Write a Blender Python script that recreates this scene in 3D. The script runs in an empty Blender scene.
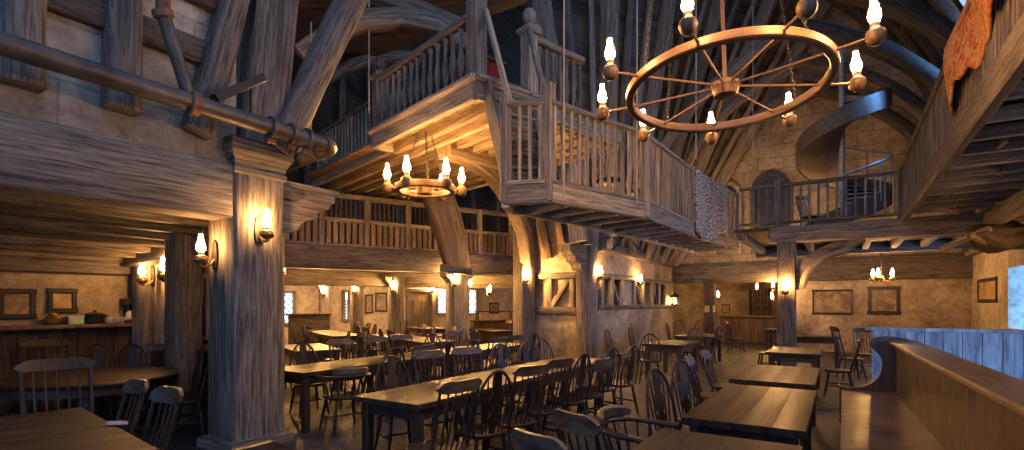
import bpy, bmesh, math, random
from mathutils import Vector, Matrix
random.seed(7)
rnd = random.Random(11)
SC = bpy.context.scene
COL = SC.collection
PI = math.pi
V = Vector
Z = V((0, 0, 1))
F, HX, HY, H = 520.0, 512.0, 303.0, 1.62       # focal length (px of a 1024 px frame), horizon, eye height
ang = math.radians(32.4)
A = V((math.sin(ang), math.cos(ang), 0))        # along the hall
B = V((math.cos(ang), -math.sin(ang), 0))       # across the hall, towards the bench
T1 = V((.829, .559, 0))                          # along the wing's gallery
T2 = V((-.559, .829, 0))

def pt(px, py, y): return V(((px - HX) / F * y, y, H + (HY - py) / F * y))
def gz(px, py, z):
    y = F * (H - z) / (py - HY)
    return V(((px - HX) / F * y, y, z))
def on(P, D, px):
    r = (px - HX) / F
    return (r * P.y - P.x) / (D.x - r * D.y)
def v2(x, y, z=0): return V((x, y, z))

# ------------------------------------------------------------------ mesh building
class MB:
    def __init__(s): s.v, s.f, s.uv = [], [], []
    def add(s, vs, fs, uvs):
        n = len(s.v); s.v += [tuple(p) for p in vs]
        for f, u in zip(fs, uvs): s.f.append([i + n for i in f]); s.uv.append(u)
    def sweep(s, pts, prof, up=Z, scale=None, caps=True, closed=False, jit=0, ups=None):
        pts = [V(p) for p in pts]; n = len(pts); m = len(prof)
        per = [0]
        for i in range(m): per.append(per[-1] + (V(prof[(i + 1) % m]) - V(prof[i])).length)
        vs, L = [], [0]
        for i in range(1, n): L.append(L[-1] + (pts[i] - pts[i - 1]).length)
        if closed: L.append(L[-1] + (pts[0] - pts[-1]).length)
        for i in range(n):
            a = pts[i - 1] if (i > 0 or closed) else pts[0]
            b = pts[(i + 1) % n] if (i < n - 1 or closed) else pts[-1]
            t = (b - a).normalized()
            u0 = V(ups[i]) if ups else V(up)
            if abs(t.dot(u0)) > .98: u0 = V((0, 1, 0)) if abs(t.y) < .9 else V((1, 0, 0))
            r = t.cross(u0).normalized(); u = r.cross(t).normalized()
            k = scale[i] if scale else 1
            for (p, q) in prof:
                w = pts[i] + r * p * k + u * q * k
                if jit: w += V((rnd.uniform(-jit, jit), rnd.uniform(-jit, jit), rnd.uniform(-jit, jit)))
                vs.append(w)
        fs, us = [], []
        for i in range(n if closed else n - 1):
            i2 = (i + 1) % n
            for j in range(m):
                j2 = (j + 1) % m
                fs.append([i * m + j, i * m + j2, i2 * m + j2, i2 * m + j])
                us.append([(L[i], per[j]), (L[i], per[j + 1]), (L[i + 1], per[j + 1]), (L[i + 1], per[j])])
        if caps and not closed:
            fs.append(list(range(m))[::-1]); us.append([(q, p) for p, q in prof][::-1])
            fs.append([(n - 1) * m + j for j in range(m)]); us.append([(q, p) for p, q in prof])
        s.add(vs, fs, us); return s
    def bar(s, p0, p1, w, h, up=Z, ch=None, n=1, jit=0):
        p0, p1 = V(p0), V(p1)
        return s.sweep([p0.lerp(p1, i / n) for i in range(n + 1)], rect(w, h, ch), up, jit=jit)
    def box(s, x0, x1, y0, y1, z0, z1, ch=None):
        dx, dy, dz = x1 - x0, y1 - y0, z1 - z0
        cx, cy, cz = (x0 + x1) / 2, (y0 + y1) / 2, (z0 + z1) / 2
        if dx >= dy and dx >= dz: return s.sweep([(x0, cy, cz), (x1, cy, cz)], rect(dy, dz, ch), Z)
        if dy >= dz: return s.sweep([(cx, y0, cz), (cx, y1, cz)], rect(dx, dz, ch), Z)
        return s.sweep([(cx, cy, z0), (cx, cy, z1)], rect(dx, dy, ch), V((0, 1, 0)))
    def tube(s, pts, r, seg=8, closed=False, caps=True):
        rs = r if isinstance(r, (list, tuple)) else [r] * len(pts)
        prof = [(math.cos(2 * PI * j / seg), math.sin(2 * PI * j / seg)) for j in range(seg)]
        return s.sweep(pts, prof, Z, scale=rs, closed=closed, caps=caps)
    def lathe(s, prof, base=(0, 0, 0), seg=12, axis=Z, square=False):
        axis = V(axis).normalized(); base = V(base)
        x = axis.orthogonal().normalized() if abs(axis.z) < .99 else V((1, 0, 0))
        y = axis.cross(x)
        vs, fs, us = [], [], []
        m = len(prof)
        for (r, z) in prof:
            for j in range(seg):
                a = 2 * PI * (j + (.5 if square else 0)) / seg
                k = r * (math.sqrt(2) if square else 1)
                vs.append(base + axis * z + (x * math.cos(a) + y * math.sin(a)) * max(k, 1e-4))
        for i in range(m - 1):
            for j in range(seg):
                j2 = (j + 1) % seg
                fs.append([i * seg + j, i * seg + j2, (i + 1) * seg + j2, (i + 1) * seg + j])
                us.append([(prof[i][1], j * .05), (prof[i][1], j * .05 + .05), (prof[i + 1][1], j * .05 + .05), (prof[i + 1][1], j * .05)])
        fs.append(list(range(seg))[::-1]); us.append([(0, 0)] * seg)
        fs.append([(m - 1) * seg + j for j in range(seg)]); us.append([(0, 0)] * seg)
        s.add(vs, fs, us); return s
    def prism(s, poly, o, ux, uy, th, flip=False):
        """polygon in the plane (o, ux, uy), given thickness along ux x uy, centred"""
        o, ux, uy = V(o), V(ux).normalized(), V(uy).normalized(); nn = ux.cross(uy).normalized()
        m = len(poly)
        vs = [o + ux * p + uy * q - nn * th / 2 for p, q in poly] + [o + ux * p + uy * q + nn * th / 2 for p, q in poly]
        sw = (lambda p, q: (q, p)) if flip else (lambda p, q: (p, q))
        fs = [list(range(m))[::-1], [m + j for j in range(m)]]
        us = [[sw(p, q) for p, q in poly][::-1], [sw(p, q) for p, q in poly]]
        for j in range(m):
            j2 = (j + 1) % m
            fs.append([j, j2, m + j2, m + j]); a = poly[j]; b = poly[j2]
            us.append([sw(a[0], a[1]), sw(b[0], b[1]), sw(b[0] + .01, b[1] + th), sw(a[0] + .01, a[1] + th)])
        s.add(vs, fs, us); return s
    def grid(s, fn, nu, nv):
        vs, fs, us = [], [], []
        for i in range(nu + 1):
            for j in range(nv + 1): vs.append(V(fn(i / nu, j / nv)))
        for i in range(nu):
            for j in range(nv):
                a = i * (nv + 1) + j
                fs.append([a, a + nv + 1, a + nv + 2, a + 1])
                us.append([(i / nu, j / nv), ((i + 1) / nu, j / nv), ((i + 1) / nu, (j + 1) / nv), (i / nu, (j + 1) / nv)])
        s.add(vs, fs, us); return s
    def mesh(s, name, mat, ang_=35, smooth=True):
        me = bpy.data.meshes.new(name)
        me.from_pydata(s.v, [], s.f)
        ul = me.uv_layers.new(name='UVMap')
        k = 0
        for u in s.uv:
            for c in u: ul.data[k].uv = c; k += 1
        bm = bmesh.new(); bm.from_mesh(me)
        bmesh.ops.recalc_face_normals(bm, faces=bm.faces)
        bm.to_mesh(me); bm.free()
        if smooth:
            me.polygons.foreach_set('use_smooth', [True] * len(me.polygons))
            me.set_sharp_from_angle(angle=math.radians(ang_))
        me.materials.append(mat); me.update()
        return me

def rect(w, h, ch=None):
    w, h = w / 2, h / 2
    if ch is None: ch = min(w, h) * .12
    if ch <= 0: return [(-w, -h), (w, -h), (w, h), (-w, h)]
    return [(-w + ch, -h), (w - ch, -h), (w, -h + ch), (w, h - ch), (w - ch, h), (-w + ch, h), (-w, h - ch), (-w, -h + ch)]

def tag(o, label=None, cat=None, group=None, kind=None):
    if label: o['label'] = label
    if cat: o['category'] = cat
    if group: o['group'] = group
    if kind: o['kind'] = kind
    return o
LOC = {}
def thing(name, label, cat, loc=(0, 0, 0), group=None, rz=0):
    o = bpy.data.objects.new(name, None); COL.objects.link(o)
    o.empty_display_size = .1
    o.location = loc; o.rotation_euler = (0, 0, rz)
    LOC[o] = V(loc)
    return tag(o, label, cat, group)
def attach(o, parent):
    """child built in world coordinates under a thing (Empty or mesh)"""
    if parent is not None:
        o.parent = parent
        b = LOC.get(parent)
        if b is not None: o.matrix_parent_inverse = Matrix.Translation(-b)
    return o
def obj(name, mb, mat, parent=None, **k):
    me = mb if isinstance(mb, bpy.types.Mesh) else mb.mesh(name, mat, **k)
    o = bpy.data.objects.new(name, me); COL.objects.link(o)
    return attach(o, parent)
def struct(name, mb, mat, parent=None, **k):
    o = obj(name, mb, mat, parent, **k)
    o['kind'] = 'structure'; return o
def clone(root, loc=None, rz=None, label=None, group=None, parent=None, scale=None):
    r = root.copy(); COL.objects.link(r)
    if loc is not None: r.location = loc
    if rz is not None: r.rotation_euler = (0, 0, rz)
    if scale: r.scale = (scale,) * 3
    if label: r['label'] = label
    if group: r['group'] = group
    if parent: attach(r, parent)
    for ch in KIDS.get(root, list(root.children)):
        c = ch.copy(); COL.objects.link(c); c.parent = r
        for g in KIDS.get(ch, list(ch.children)):
            d = g.copy(); COL.objects.link(d); d.parent = c
    return r
KIDS = {}
def freeze(root):
    KIDS[root] = list(root.children)
    for c in KIDS[root]: KIDS[c] = list(c.children)
    return root

# ------------------------------------------------------------------ materials
def nodes(name):
    m = bpy.data.materials.new(name); m.use_nodes = True
    nt = m.node_tree; return m, nt, nt.nodes['Principled BSDF']
def L(nt, a, b): nt.links.new(a, b)
def N(nt, t, **k):
    n = nt.nodes.new(t)
    for a, b in k.items(): setattr(n, a, b)
    return n
def ramp(nt, stops):
    r = N(nt, 'ShaderNodeValToRGB'); e = r.color_ramp.elements
    while len(e) > 1: e.remove(e[-1])
    e[0].position, e[0].color = stops[0][0], (*stops[0][1], 1)
    for p, c in stops[1:]:
        x = e.new(p); x.color = (*c, 1)
    return r
def coords(nt, kind, scale, rot=(0, 0, 0)):
    tc = N(nt, 'ShaderNodeTexCoord'); mp = N(nt, 'ShaderNodeMapping')
    mp.inputs['Scale'].default_value = scale; mp.inputs['Rotation'].default_value = rot
    L(nt, tc.outputs[kind], mp.inputs['Vector'])
    oi = N(nt, 'ShaderNodeObjectInfo'); ml = N(nt, 'ShaderNodeMath', operation='MULTIPLY')
    L(nt, oi.outputs['Random'], ml.inputs[0]); ml.inputs[1].default_value = 37.0
    cb = N(nt, 'ShaderNodeCombineXYZ')
    for i in range(3): L(nt, ml.outputs[0], cb.inputs[i])
    ad = N(nt, 'ShaderNodeVectorMath', operation='ADD')
    L(nt, mp.outputs[0], ad.inputs[0]); L(nt, cb.outputs[0], ad.inputs[1])
    return ad.outputs[0], oi
def noise(nt, vec, scale, detail=5, rough=.6, dist=0.):
    n = N(nt, 'ShaderNodeTexNoise'); n.inputs['Scale'].default_value = scale
    n.inputs['Detail'].default_value = detail; n.inputs['Roughness'].default_value = rough
    n.inputs['Distortion'].default_value = dist
    if vec is not None: L(nt, vec, n.inputs['Vector'])
    return n
def mix(nt, a, b, fac, mode='MIX'):
    m = N(nt, 'ShaderNodeMix', data_type='RGBA', blend_type=mode)
    if isinstance(fac, (int, float)): m.inputs[0].default_value = fac
    else: L(nt, fac, m.inputs[0])
    for i, x in ((6, a), (7, b)):
        if isinstance(x, tuple): m.inputs[i].default_value = (*x, 1)
        else: L(nt, x, m.inputs[i])
    return m.outputs[2]
def bump(nt, bs, h, strength, dist=.02):
    b = N(nt, 'ShaderNodeBump'); b.inputs['Strength'].default_value = strength; b.inputs['Distance'].default_value = dist
    L(nt, h, b.inputs['Height']); L(nt, b.outputs[0], bs.inputs['Normal'])

def wood(name, dark, light, kind='UV', grain=(.9, 14, 14), rough=.75, spec=.3, bs_=.35, worn=None, coat=0, var=.5):
    m, nt, bs = nodes(name)
    vec, oi = coords(nt, kind, grain)
    n1 = noise(nt, vec, 2.2, 7, .65, .5)
    n2 = noise(nt, vec, .35, 3, .5, .3)
    mid = tuple((a * .55 + b * .45) for a, b in zip(dark, light))
    r = ramp(nt, [(.28, tuple(c * .6 for c in dark)), (.4, dark), (.52, mid), (.72, light)])
    L(nt, n1.outputs[0], r.inputs[0])
    r2 = ramp(nt, [(.3, (.6, .6, .62)), (.7, (1.25, 1.2, 1.15))]); L(nt, n2.outputs[0], r2.inputs[0])
    c = mix(nt, r.outputs[0], r2.outputs[0], .8, 'MULTIPLY')
    if kind == 'UV' and bs_ > .15:
        mp2 = N(nt, 'ShaderNodeVectorMath', operation='MULTIPLY'); L(nt, vec, mp2.inputs[0]); mp2.inputs[1].default_value = (.8, 2.2, 2.2)
        n4 = noise(nt, mp2.outputs[0], 1.1, 4, .55, .2)
        r4 = ramp(nt, [(.40, (1, 1, 1)), (.425, (.32, .3, .28)), (.45, (1, 1, 1)), (.6, (1, 1, 1)), (.615, (.5, .48, .45)), (.63, (1, 1, 1))]); L(nt, n4.outputs[0], r4.inputs[0])
        c = mix(nt, c, r4.outputs[0], .75, 'MULTIPLY')
    rv = ramp(nt, [(0, (1 - var * .5,) * 3), (1, (1 + var * .5,) * 3)]); L(nt, oi.outputs['Random'], rv.inputs[0])
    c = mix(nt, c, rv.outputs[0], 1.0, 'MULTIPLY')
    if worn:
        v2_, _ = coords(nt, 'Object', (1, 1, 1)); n3 = noise(nt, v2_, 2.6, 5, .7)
        rr = ramp(nt, [(.52, (0, 0, 0)), (.68, (1, 1, 1))]); L(nt, n3.outputs[0], rr.inputs[0])
        mm = N(nt, 'ShaderNodeMath', operation='MULTIPLY'); L(nt, rr.outputs[0], mm.inputs[0]); mm.inputs[1].default_value = .55
        c = mix(nt, c, worn, mm.outputs[0])
    L(nt, c, bs.inputs['Base Color'])
    bs.inputs['Roughness'].default_value = rough; bs.inputs['Specular IOR Level'].default_value = spec
    rg = ramp(nt, [(.3, (rough * .75,) * 3), (.7, (min(1, rough * 1.2),) * 3)]); L(nt, n2.outputs[0], rg.inputs[0]); L(nt, rg.outputs[0], bs.inputs['Roughness'])
    bump(nt, bs, n1.outputs[0], bs_, .015)
    return m
BEAM = wood('weathered_timber', (.06, .049, .04), (.25, .21, .17), worn=(.14, .12, .105))
PALE = wood('pale_timber', (.12, .097, .074), (.38, .315, .245))
JOISTW = wood('underlit_joist_timber', (.26, .21, .155), (.62, .52, .4))  # extra pale: lamp light from below is put into the joist colour
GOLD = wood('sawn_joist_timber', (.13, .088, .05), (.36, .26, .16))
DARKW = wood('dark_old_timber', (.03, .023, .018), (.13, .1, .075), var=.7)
BLACKW = wood('near_black_deck_boards', (.01, .008, .006), (.03, .024, .018))  # near-black tone, much darker than the joists under it
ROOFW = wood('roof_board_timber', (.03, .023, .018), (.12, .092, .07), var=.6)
CHAIRW = wood('chair_wood', (.018, .010, .007), (.055, .031, .018), 'Object', (8, 8, 1.5), .42, .32, .1, var=.6)
RAILW = wood('worn_chair_rail_wood', (.05, .033, .023), (.15, .10, .068), 'Object', (2, 9, 9), .45, .35, .1, var=.5)
TOPW = wood('table_board_wood', (.017, .010, .007), (.06, .035, .021), 'UV', (.9, 9, 9), .52, .2, .04, var=.3)
ROUNDW = wood('round_table_wood', (.015, .009, .006), (.05, .03, .018), 'Object', (.9, 9, 9), .34, .45, .04, var=.3)
TLEG = wood('table_leg_wood', (.02, .012, .008), (.06, .036, .022), 'Object', (9, 9, 1.2), .45, .4, .12, var=.3)
BENCHW = wood('bench_wood', (.028, .016, .010), (.062, .037, .022), 'Object', (22, 22, .7), .4, .4, .05, var=.2)
CAPW = wood('bench_cap_wood', (.08, .043, .022), (.22, .128, .07), 'UV', (.8, 9, 9), .4, .45, .08, var=.1)
FRAMEW = wood('dark_frame_wood', (.008, .005, .004), (.03, .018, .011), 'Object', (9, 9, 9), .45, .4, .1, var=.2)
PANELW = wood('grey_plank_wood', (.09, .09, .09), (.27, .27, .27), 'Object', (6, 6, .7), .6, .3, .2, var=.3)
WAINW = wood('brown_plank_wood', (.045, .028, .018), (.15, .098, .062), 'Object', (6, 6, .7), .5, .35, .2, var=.3)

def plain(name, col, rough=.6, metal=0, spec=.4, nz=.25, sc=9):
    m, nt, bs = nodes(name)
    vec, oi = coords(nt, 'Object', (1, 1, 1)); n = noise(nt, vec, sc, 5, .6)
    r = ramp(nt, [(.3, tuple(c * (1 - nz) for c in col)), (.7, tuple(min(1, c * (1 + nz)) for c in col))])
    L(nt, n.outputs[0], r.inputs[0]); L(nt, r.outputs[0], bs.inputs['Base Color'])
    bs.inputs['Roughness'].default_value = rough; bs.inputs['Metallic'].default_value = metal
    bs.inputs['Specular IOR Level'].default_value = spec
    bump(nt, bs, n.outputs[0], .12, .01)
    return m
IRON = plain('black_iron', (.018, .016, .015), .55, .3)
PIPE = plain('aged_pipe_metal', (.085, .07, .06), .48, .45, nz=.5, sc=4)
RUST = plain('rusted_pipe_metal', (.16, .075, .045), .6, .5, nz=.5, sc=6)
BRASS = plain('aged_brass', (.45, .28, .1), .32, .9)
STEEL = plain('painted_stair_steel', (.3, .31, .32), .45, .3)
STEELD = plain('brown_stair_band', (.11, .08, .06), .5, .2)
BLACK = plain('black_enamel', (.015, .014, .013), .35)
WHITEC = plain('cream_ceramic', (.55, .5, .42), .35)
GREENB = plain('pale_green_card', (.3, .42, .32), .7)
REDP = plain('red_paint', (.22, .03, .02), .55, nz=.4)
SACK = plain('pale_sackcloth', (.5, .45, .37), .9)
ROPE = plain('hemp_cord', (.3, .25, .19), .9)
YELP = plain('yellowed_paper', (.55, .4, .14), .8)
LEAD = plain('window_leading', (.04, .045, .05), .5, .4)

def plaster(name, base, dark, crack=True, sc=1.0, blocks=None, rot=0):
    m, nt, bs = nodes(name)
    tc = N(nt, 'ShaderNodeTexCoord')
    n1 = noise(nt, tc.outputs['Object'], 1.1 * sc, 6, .62, .4)
    n2 = noise(nt, tc.outputs['Object'], 6 * sc, 6, .7)
    n3 = noise(nt, tc.outputs['Object'], .45 * sc, 4, .6)
    r = ramp(nt, [(.3, dark), (.48, tuple(a * .5 + b * .5 for a, b in zip(base, dark))), (.66, base)]); L(nt, n1.outputs[0], r.inputs[0])
    r2 = ramp(nt, [(.32, (.5, .46, .4)), (.58, (1.1, 1.08, 1.04))]); L(nt, n2.outputs[0], r2.inputs[0])
    c = mix(nt, r.outputs[0], r2.outputs[0], .75, 'MULTIPLY')
    r3 = ramp(nt, [(.35, (.7, .66, .6)), (.65, (1.1, 1.08, 1.05))]); L(nt, n3.outputs[0], r3.inputs[0])
    c = mix(nt, c, r3.outputs[0], .7, 'MULTIPLY')
    hgt = n2.outputs[0]
    if blocks:
        mp = N(nt, 'ShaderNodeMapping'); mp.inputs['Rotation'].default_value = (0, 0, rot)
        L(nt, tc.outputs['Object'], mp.inputs[0])
        sx = N(nt, 'ShaderNodeSeparateXYZ'); L(nt, mp.outputs[0], sx.inputs[0])
        cb = N(nt, 'ShaderNodeCombineXYZ'); L(nt, sx.outputs[0], cb.inputs[0]); L(nt, sx.outputs[2], cb.inputs[1])
        ad = N(nt, 'ShaderNodeMix', data_type='RGBA', blend_type='LINEAR_LIGHT'); ad.inputs[0].default_value = .05
        L(nt, cb.outputs[0], ad.inputs[6]); L(nt, n1.outputs[1], ad.inputs[7])
        br = N(nt, 'ShaderNodeTexBrick'); br.inputs['Scale'].default_value = 1
        br.inputs['Brick Width'].default_value = blocks[0]; br.inputs['Row Height'].default_value = blocks[1]
        br.inputs['Mortar Size'].default_value = .014; br.inputs['Mortar Smooth'].default_value = .3
        br.inputs['Color1'].default_value = (.8, .78, .74, 1); br.inputs['Color2'].default_value = (1.1, 1.06, 1, 1); br.inputs['Mortar'].default_value = (.45, .42, .38, 1)
        L(nt, ad.outputs[2], br.inputs['Vector'])
        c = mix(nt, c, br.outputs[0], blocks[2], 'MULTIPLY')
    elif crack:
        vo = N(nt, 'ShaderNodeTexVoronoi', feature='DISTANCE_TO_EDGE'); vo.inputs['Scale'].default_value = .8 * sc
        ad = N(nt, 'ShaderNodeMix', data_type='RGBA', blend_type='LINEAR_LIGHT'); ad.inputs[0].default_value = .25
        L(nt, tc.outputs['Object'], ad.inputs[6]); L(nt, n1.outputs[1], ad.inputs[7]); L(nt, ad.outputs[2], vo.inputs['Vector'])
        rc = ramp(nt, [(.0, (.6, .56, .52)), (.01, (1, 1, 1))]); L(nt, vo.outputs[0], rc.inputs[0])
        c = mix(nt, c, rc.outputs[0], .4, 'MULTIPLY')
    L(nt, c, bs.inputs['Base Color']); bs.inputs['Roughness'].default_value = .88; bs.inputs['Specular IOR Level'].default_value = .2
    bump(nt, bs, hgt, .5, .03)
    return m
PLAST = plaster('stained_plaster', (.5, .42, .315), (.2, .155, .105))
PLASTG = plaster('grey_plaster', (.46, .43, .385), (.19, .165, .14), blocks=(1.1, .5, .55), rot=ang - PI / 2)
STONE = plaster('stone_blocks', (.4, .33, .25), (.2, .16, .12), blocks=(.85, .42, .9), rot=ang)

def floor_mat():
    m, nt, bs = nodes('worn_flagstones')
    tc = N(nt, 'ShaderNodeTexCoord'); mp = N(nt, 'ShaderNodeMapping'); mp.inputs['Rotation'].default_value = (0, 0, ang - PI / 2)
    L(nt, tc.outputs['Object'], mp.inputs[0])
    br = N(nt, 'ShaderNodeTexBrick'); br.inputs['Scale'].default_value = 1
    br.inputs['Brick Width'].default_value = 1.3; br.inputs['Row Height'].default_value = .5; br.inputs['Mortar Size'].default_value = .012
    br.inputs['Color1'].default_value = (.022, .02, .019, 1); br.inputs['Color2'].default_value = (.05, .045, .042, 1); br.inputs['Mortar'].default_value = (.02, .018, .016, 1)
    L(nt, mp.outputs[0], br.inputs['Vector'])
    n = noise(nt, tc.outputs['Object'], 3, 6, .65); r = ramp(nt, [(.3, (.6, .58, .56)), (.7, (1.25, 1.2, 1.15))]); L(nt, n.outputs[0], r.inputs[0])
    c = mix(nt, br.outputs[0], r.outputs[0], .85, 'MULTIPLY'); L(nt, c, bs.inputs['Base Color'])
    rg = ramp(nt, [(.3, (.5,) * 3), (.7, (.8,) * 3)]); L(nt, n.outputs[0], rg.inputs[0]); L(nt, rg.outputs[0], bs.inputs['Roughness'])
    bump(nt, bs, n.outputs[0], .2, .02); return m
FLOOR = floor_mat()

def emis(name, col, st):
    m, nt, bs = nodes(name); nt.nodes.remove(bs)
    e = N(nt, 'ShaderNodeEmission'); e.inputs[0].default_value = (*col, 1); e.inputs[1].default_value = st
    L(nt, e.outputs[0], nt.nodes['Material Output'].inputs[0]); return m
FLAME = emis('lamp_flame', (1, .54, .20), 260)
FLAMEW = emis('wing_lamp_flame', (1, .54, .19), 1250)
FLAMEM = emis('wall_lamp_flame', (1, .54, .2), 420)
FLAMES = emis('side_room_flame', (1, .54, .2), 130)
FLAMEC = emis('chandelier_flame', (1, .55, .22), 200)
DAY = emis('daylit_glass', (.66, .84, 1), 1.6)
def glass():
    m, nt, bs = nodes('lamp_chimney_glass'); nt.nodes.remove(bs)
    t = N(nt, 'ShaderNodeBsdfTransparent'); t.inputs[0].default_value = (1, .93, .8, 1)
    g = N(nt, 'ShaderNodeBsdfGlossy'); g.inputs['Roughness'].default_value = .08
    lw = N(nt, 'ShaderNodeLayerWeight'); lw.inputs[0].default_value = .3
    mx = N(nt, 'ShaderNodeMixShader'); ml = N(nt, 'ShaderNodeMath', operation='MULTIPLY'); ml.inputs[1].default_value = .5
    L(nt, lw.outputs['Facing'], ml.inputs[0]); L(nt, ml.outputs[0], mx.inputs[0]); L(nt, t.outputs[0], mx.inputs[1]); L(nt, g.outputs[0], mx.inputs[2])
    L(nt, mx.outputs[0], nt.nodes['Material Output'].inputs[0]); return m
GLASS = glass()
def painting(name, c1, c2, c3):
    m, nt, bs = nodes(name)
    tc = N(nt, 'ShaderNodeTexCoord'); n = noise(nt, tc.outputs['Object'], 3.2, 5, .6, 1.2)
    r = ramp(nt, [(.35, c1), (.5, c2), (.65, c3)]); L(nt, n.outputs[0], r.inputs[0]); L(nt, r.outputs[0], bs.inputs['Base Color'])
    bs.inputs['Roughness'].default_value = .5; return m
ART = painting('brown_landscape_canvas', (.1, .065, .035), (.2, .135, .07), (.34, .24, .12))
ARTG = painting('golden_canvas', (.2, .12, .04), (.36, .24, .1), (.5, .36, .17))
def tapestry():
    m, nt, bs = nodes('orange_tapestry')
    tc = N(nt, 'ShaderNodeTexCoord'); n = noise(nt, tc.outputs['Object'], 7, 6, .7, 1.5); n2 = noise(nt, tc.outputs['Object'], 22, 4, .7)
    r = ramp(nt, [(.34, (.16, .02, .01)), (.43, (.42, .07, .02)), (.5, (.52, .2, .05)), (.57, (.5, .34, .13)), (.64, (.45, .14, .03)), (.72, (.5, .3, .1))]); L(nt, n.outputs[0], r.inputs[0])
    r2 = ramp(nt, [(.3, (.55, .5, .45)), (.65, (1.2, 1.15, 1.1))]); L(nt, n2.outputs[0], r2.inputs[0])
    L(nt, mix(nt, r.outputs[0], r2.outputs[0], .8, 'MULTIPLY'), bs.inputs['Base Color']); bs.inputs['Roughness'].default_value = .9
    bump(nt, bs, n2.outputs[0], .6, .02); return m
TAP = tapestry()
def lace():
    m, nt, bs = nodes('knotted_net_cloth')
    tc = N(nt, 'ShaderNodeTexCoord'); vo = N(nt, 'ShaderNodeTexVoronoi', feature='DISTANCE_TO_EDGE'); vo.inputs['Scale'].default_value = 16
    L(nt, tc.outputs['Object'], vo.inputs['Vector'])
    r = ramp(nt, [(.03, (.5, .44, .36)), (.12, (.09, .065, .045))]); L(nt, vo.outputs[0], r.inputs[0])
    L(nt, r.outputs[0], bs.inputs['Base Color']); bs.inputs['Roughness'].default_value = .95
    bump(nt, bs, vo.outputs[0], .8, .03); return m
LACE = lace()
# ------------------------------------------------------------------ setting
C0 = V((-2.95, 5.54, 0))
def HF(o, t, z=0): return C0 + B * o + A * t + Z * z
G0 = V((-2.94, 13.65, 0))
def WG(s, d, z=0): return G0 + T1 * s + T2 * d + Z * z
RW, BT = 8.7, 17.2                    # right wall offset, back wall distance
def quad_prism(pts, z0, z1):
    mb = MB(); mb.prism([(p.x, p.y) for p in pts], (0, 0, (z0 + z1) / 2), (1, 0, 0), (0, 1, 0), z1 - z0); return mb
def wall_seg(p0, p1, z0, z1, th, side):
    """vertical slab from p0 to p1, thickness th on the side vector given"""
    p0, p1 = V(p0), V(p1); d = (p1 - p0); n = V(side).normalized() * th
    return quad_prism([p0, p1, p1 + n, p0 + n], z0, z1)
def join(*mbs):
    r = MB()
    for m in mbs: r.add(m.v, m.f, m.uv)
    return r

struct('floor', quad_prism([V((-16, -3, 0)), V((16, -3, 0)), V((18, 30, 0)), V((-18, 30, 0))], -.1, 0), FLOOR)

# arcade on the hall's near side: pillar, beam and stud wall over the side room
def timber(name, p0, p1, w, h, mat=None, parent=None, up=Z, ch=None, n=6, jit=.006, st=False):
    f = struct if st else obj
    return f(name, MB().bar(p0, p1, w, h, up, ch if ch is not None else min(w, h) * .1, n, jit), mat or BEAM, parent, ang_=50)
CAP_PROF = [(.295, 0), (.315, .02), (.315, .06), (.3, .08), (.31, .14), (.35, .22), (.37, .24), (.37, .30), (.35, .33), (.35, .38)]
pil = thing('timber_pillar', 'massive square weathered timber pillar carrying the long pipe and a wall lamp', 'pillar', HF(-.295, .295, 0))
obj('shaft', MB().bar(HF(-.295, .295, 0), HF(-.295, .295, 3.1), .57, .57, A, .025, 12, .006), BEAM, pil, ang_=50)
def sq_lathe(prof, base, rot):
    mb = MB()
    for i in range(len(prof) - 1):
        pass
    x, y = A, B
    vs, fs, us = [], [], []
    for (r, z) in prof:
        for (a, b) in ((-1, -1), (1, -1), (1, 1), (-1, 1)): vs.append(V(base) + x * a * r + y * b * r + Z * z)
    m = len(prof)
    for i in range(m - 1):
        for j in range(4):
            k = (j + 1) % 4
            fs.append([i * 4 + j, i * 4 + k, i * 4 + 4 + k, i * 4 + 4 + j]); us.append([(0, prof[i][1]), (.6, prof[i][1]), (.6, prof[i + 1][1]), (0, prof[i + 1][1])])
    fs.append([3, 2, 1, 0]); us.append([(0, 0)] * 4)
    fs.append([m * 4 - 4 + j for j in range(4)]); us.append([(0, 0)] * 4)
    mb.add(vs, fs, us); return mb
obj('capital', sq_lathe([(r * .98, z) for r, z in CAP_PROF], HF(-.295, .295, 3.02), 0), BEAM, pil, ang_=25)
obj('plinth', sq_lathe([(.36, 0), (.36, .1), (.33, .13), (.29, .14)], HF(-.295, .295, 0), 0), BEAM, pil, ang_=25)

up_post = thing('timber_post', 'broad weathered timber post rising above the pillar capital, beside the slanting brace', 'post', HF(-.3, .3, 3.4))
obj('shaft', MB().sweep([HF(-.26, .36, 3.38), HF(-.24, .46, 4.3), HF(-.22, .54, 5.3), HF(-.2, .62, 6.4)], rect(.46, .5, .04), A, jit=.01), BEAM, up_post, ang_=50)
br = thing('timber_brace', 'pale timber brace slanting up and away from the post above the pillar', 'brace', HF(0, .6, 3.4))
obj('brace_beam', MB().bar(HF(-.02, .5, 3.36), HF(.05, 1.66, 5.9), .24, .32, A, .03, 8, .008), BEAM, br, ang_=50)

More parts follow.
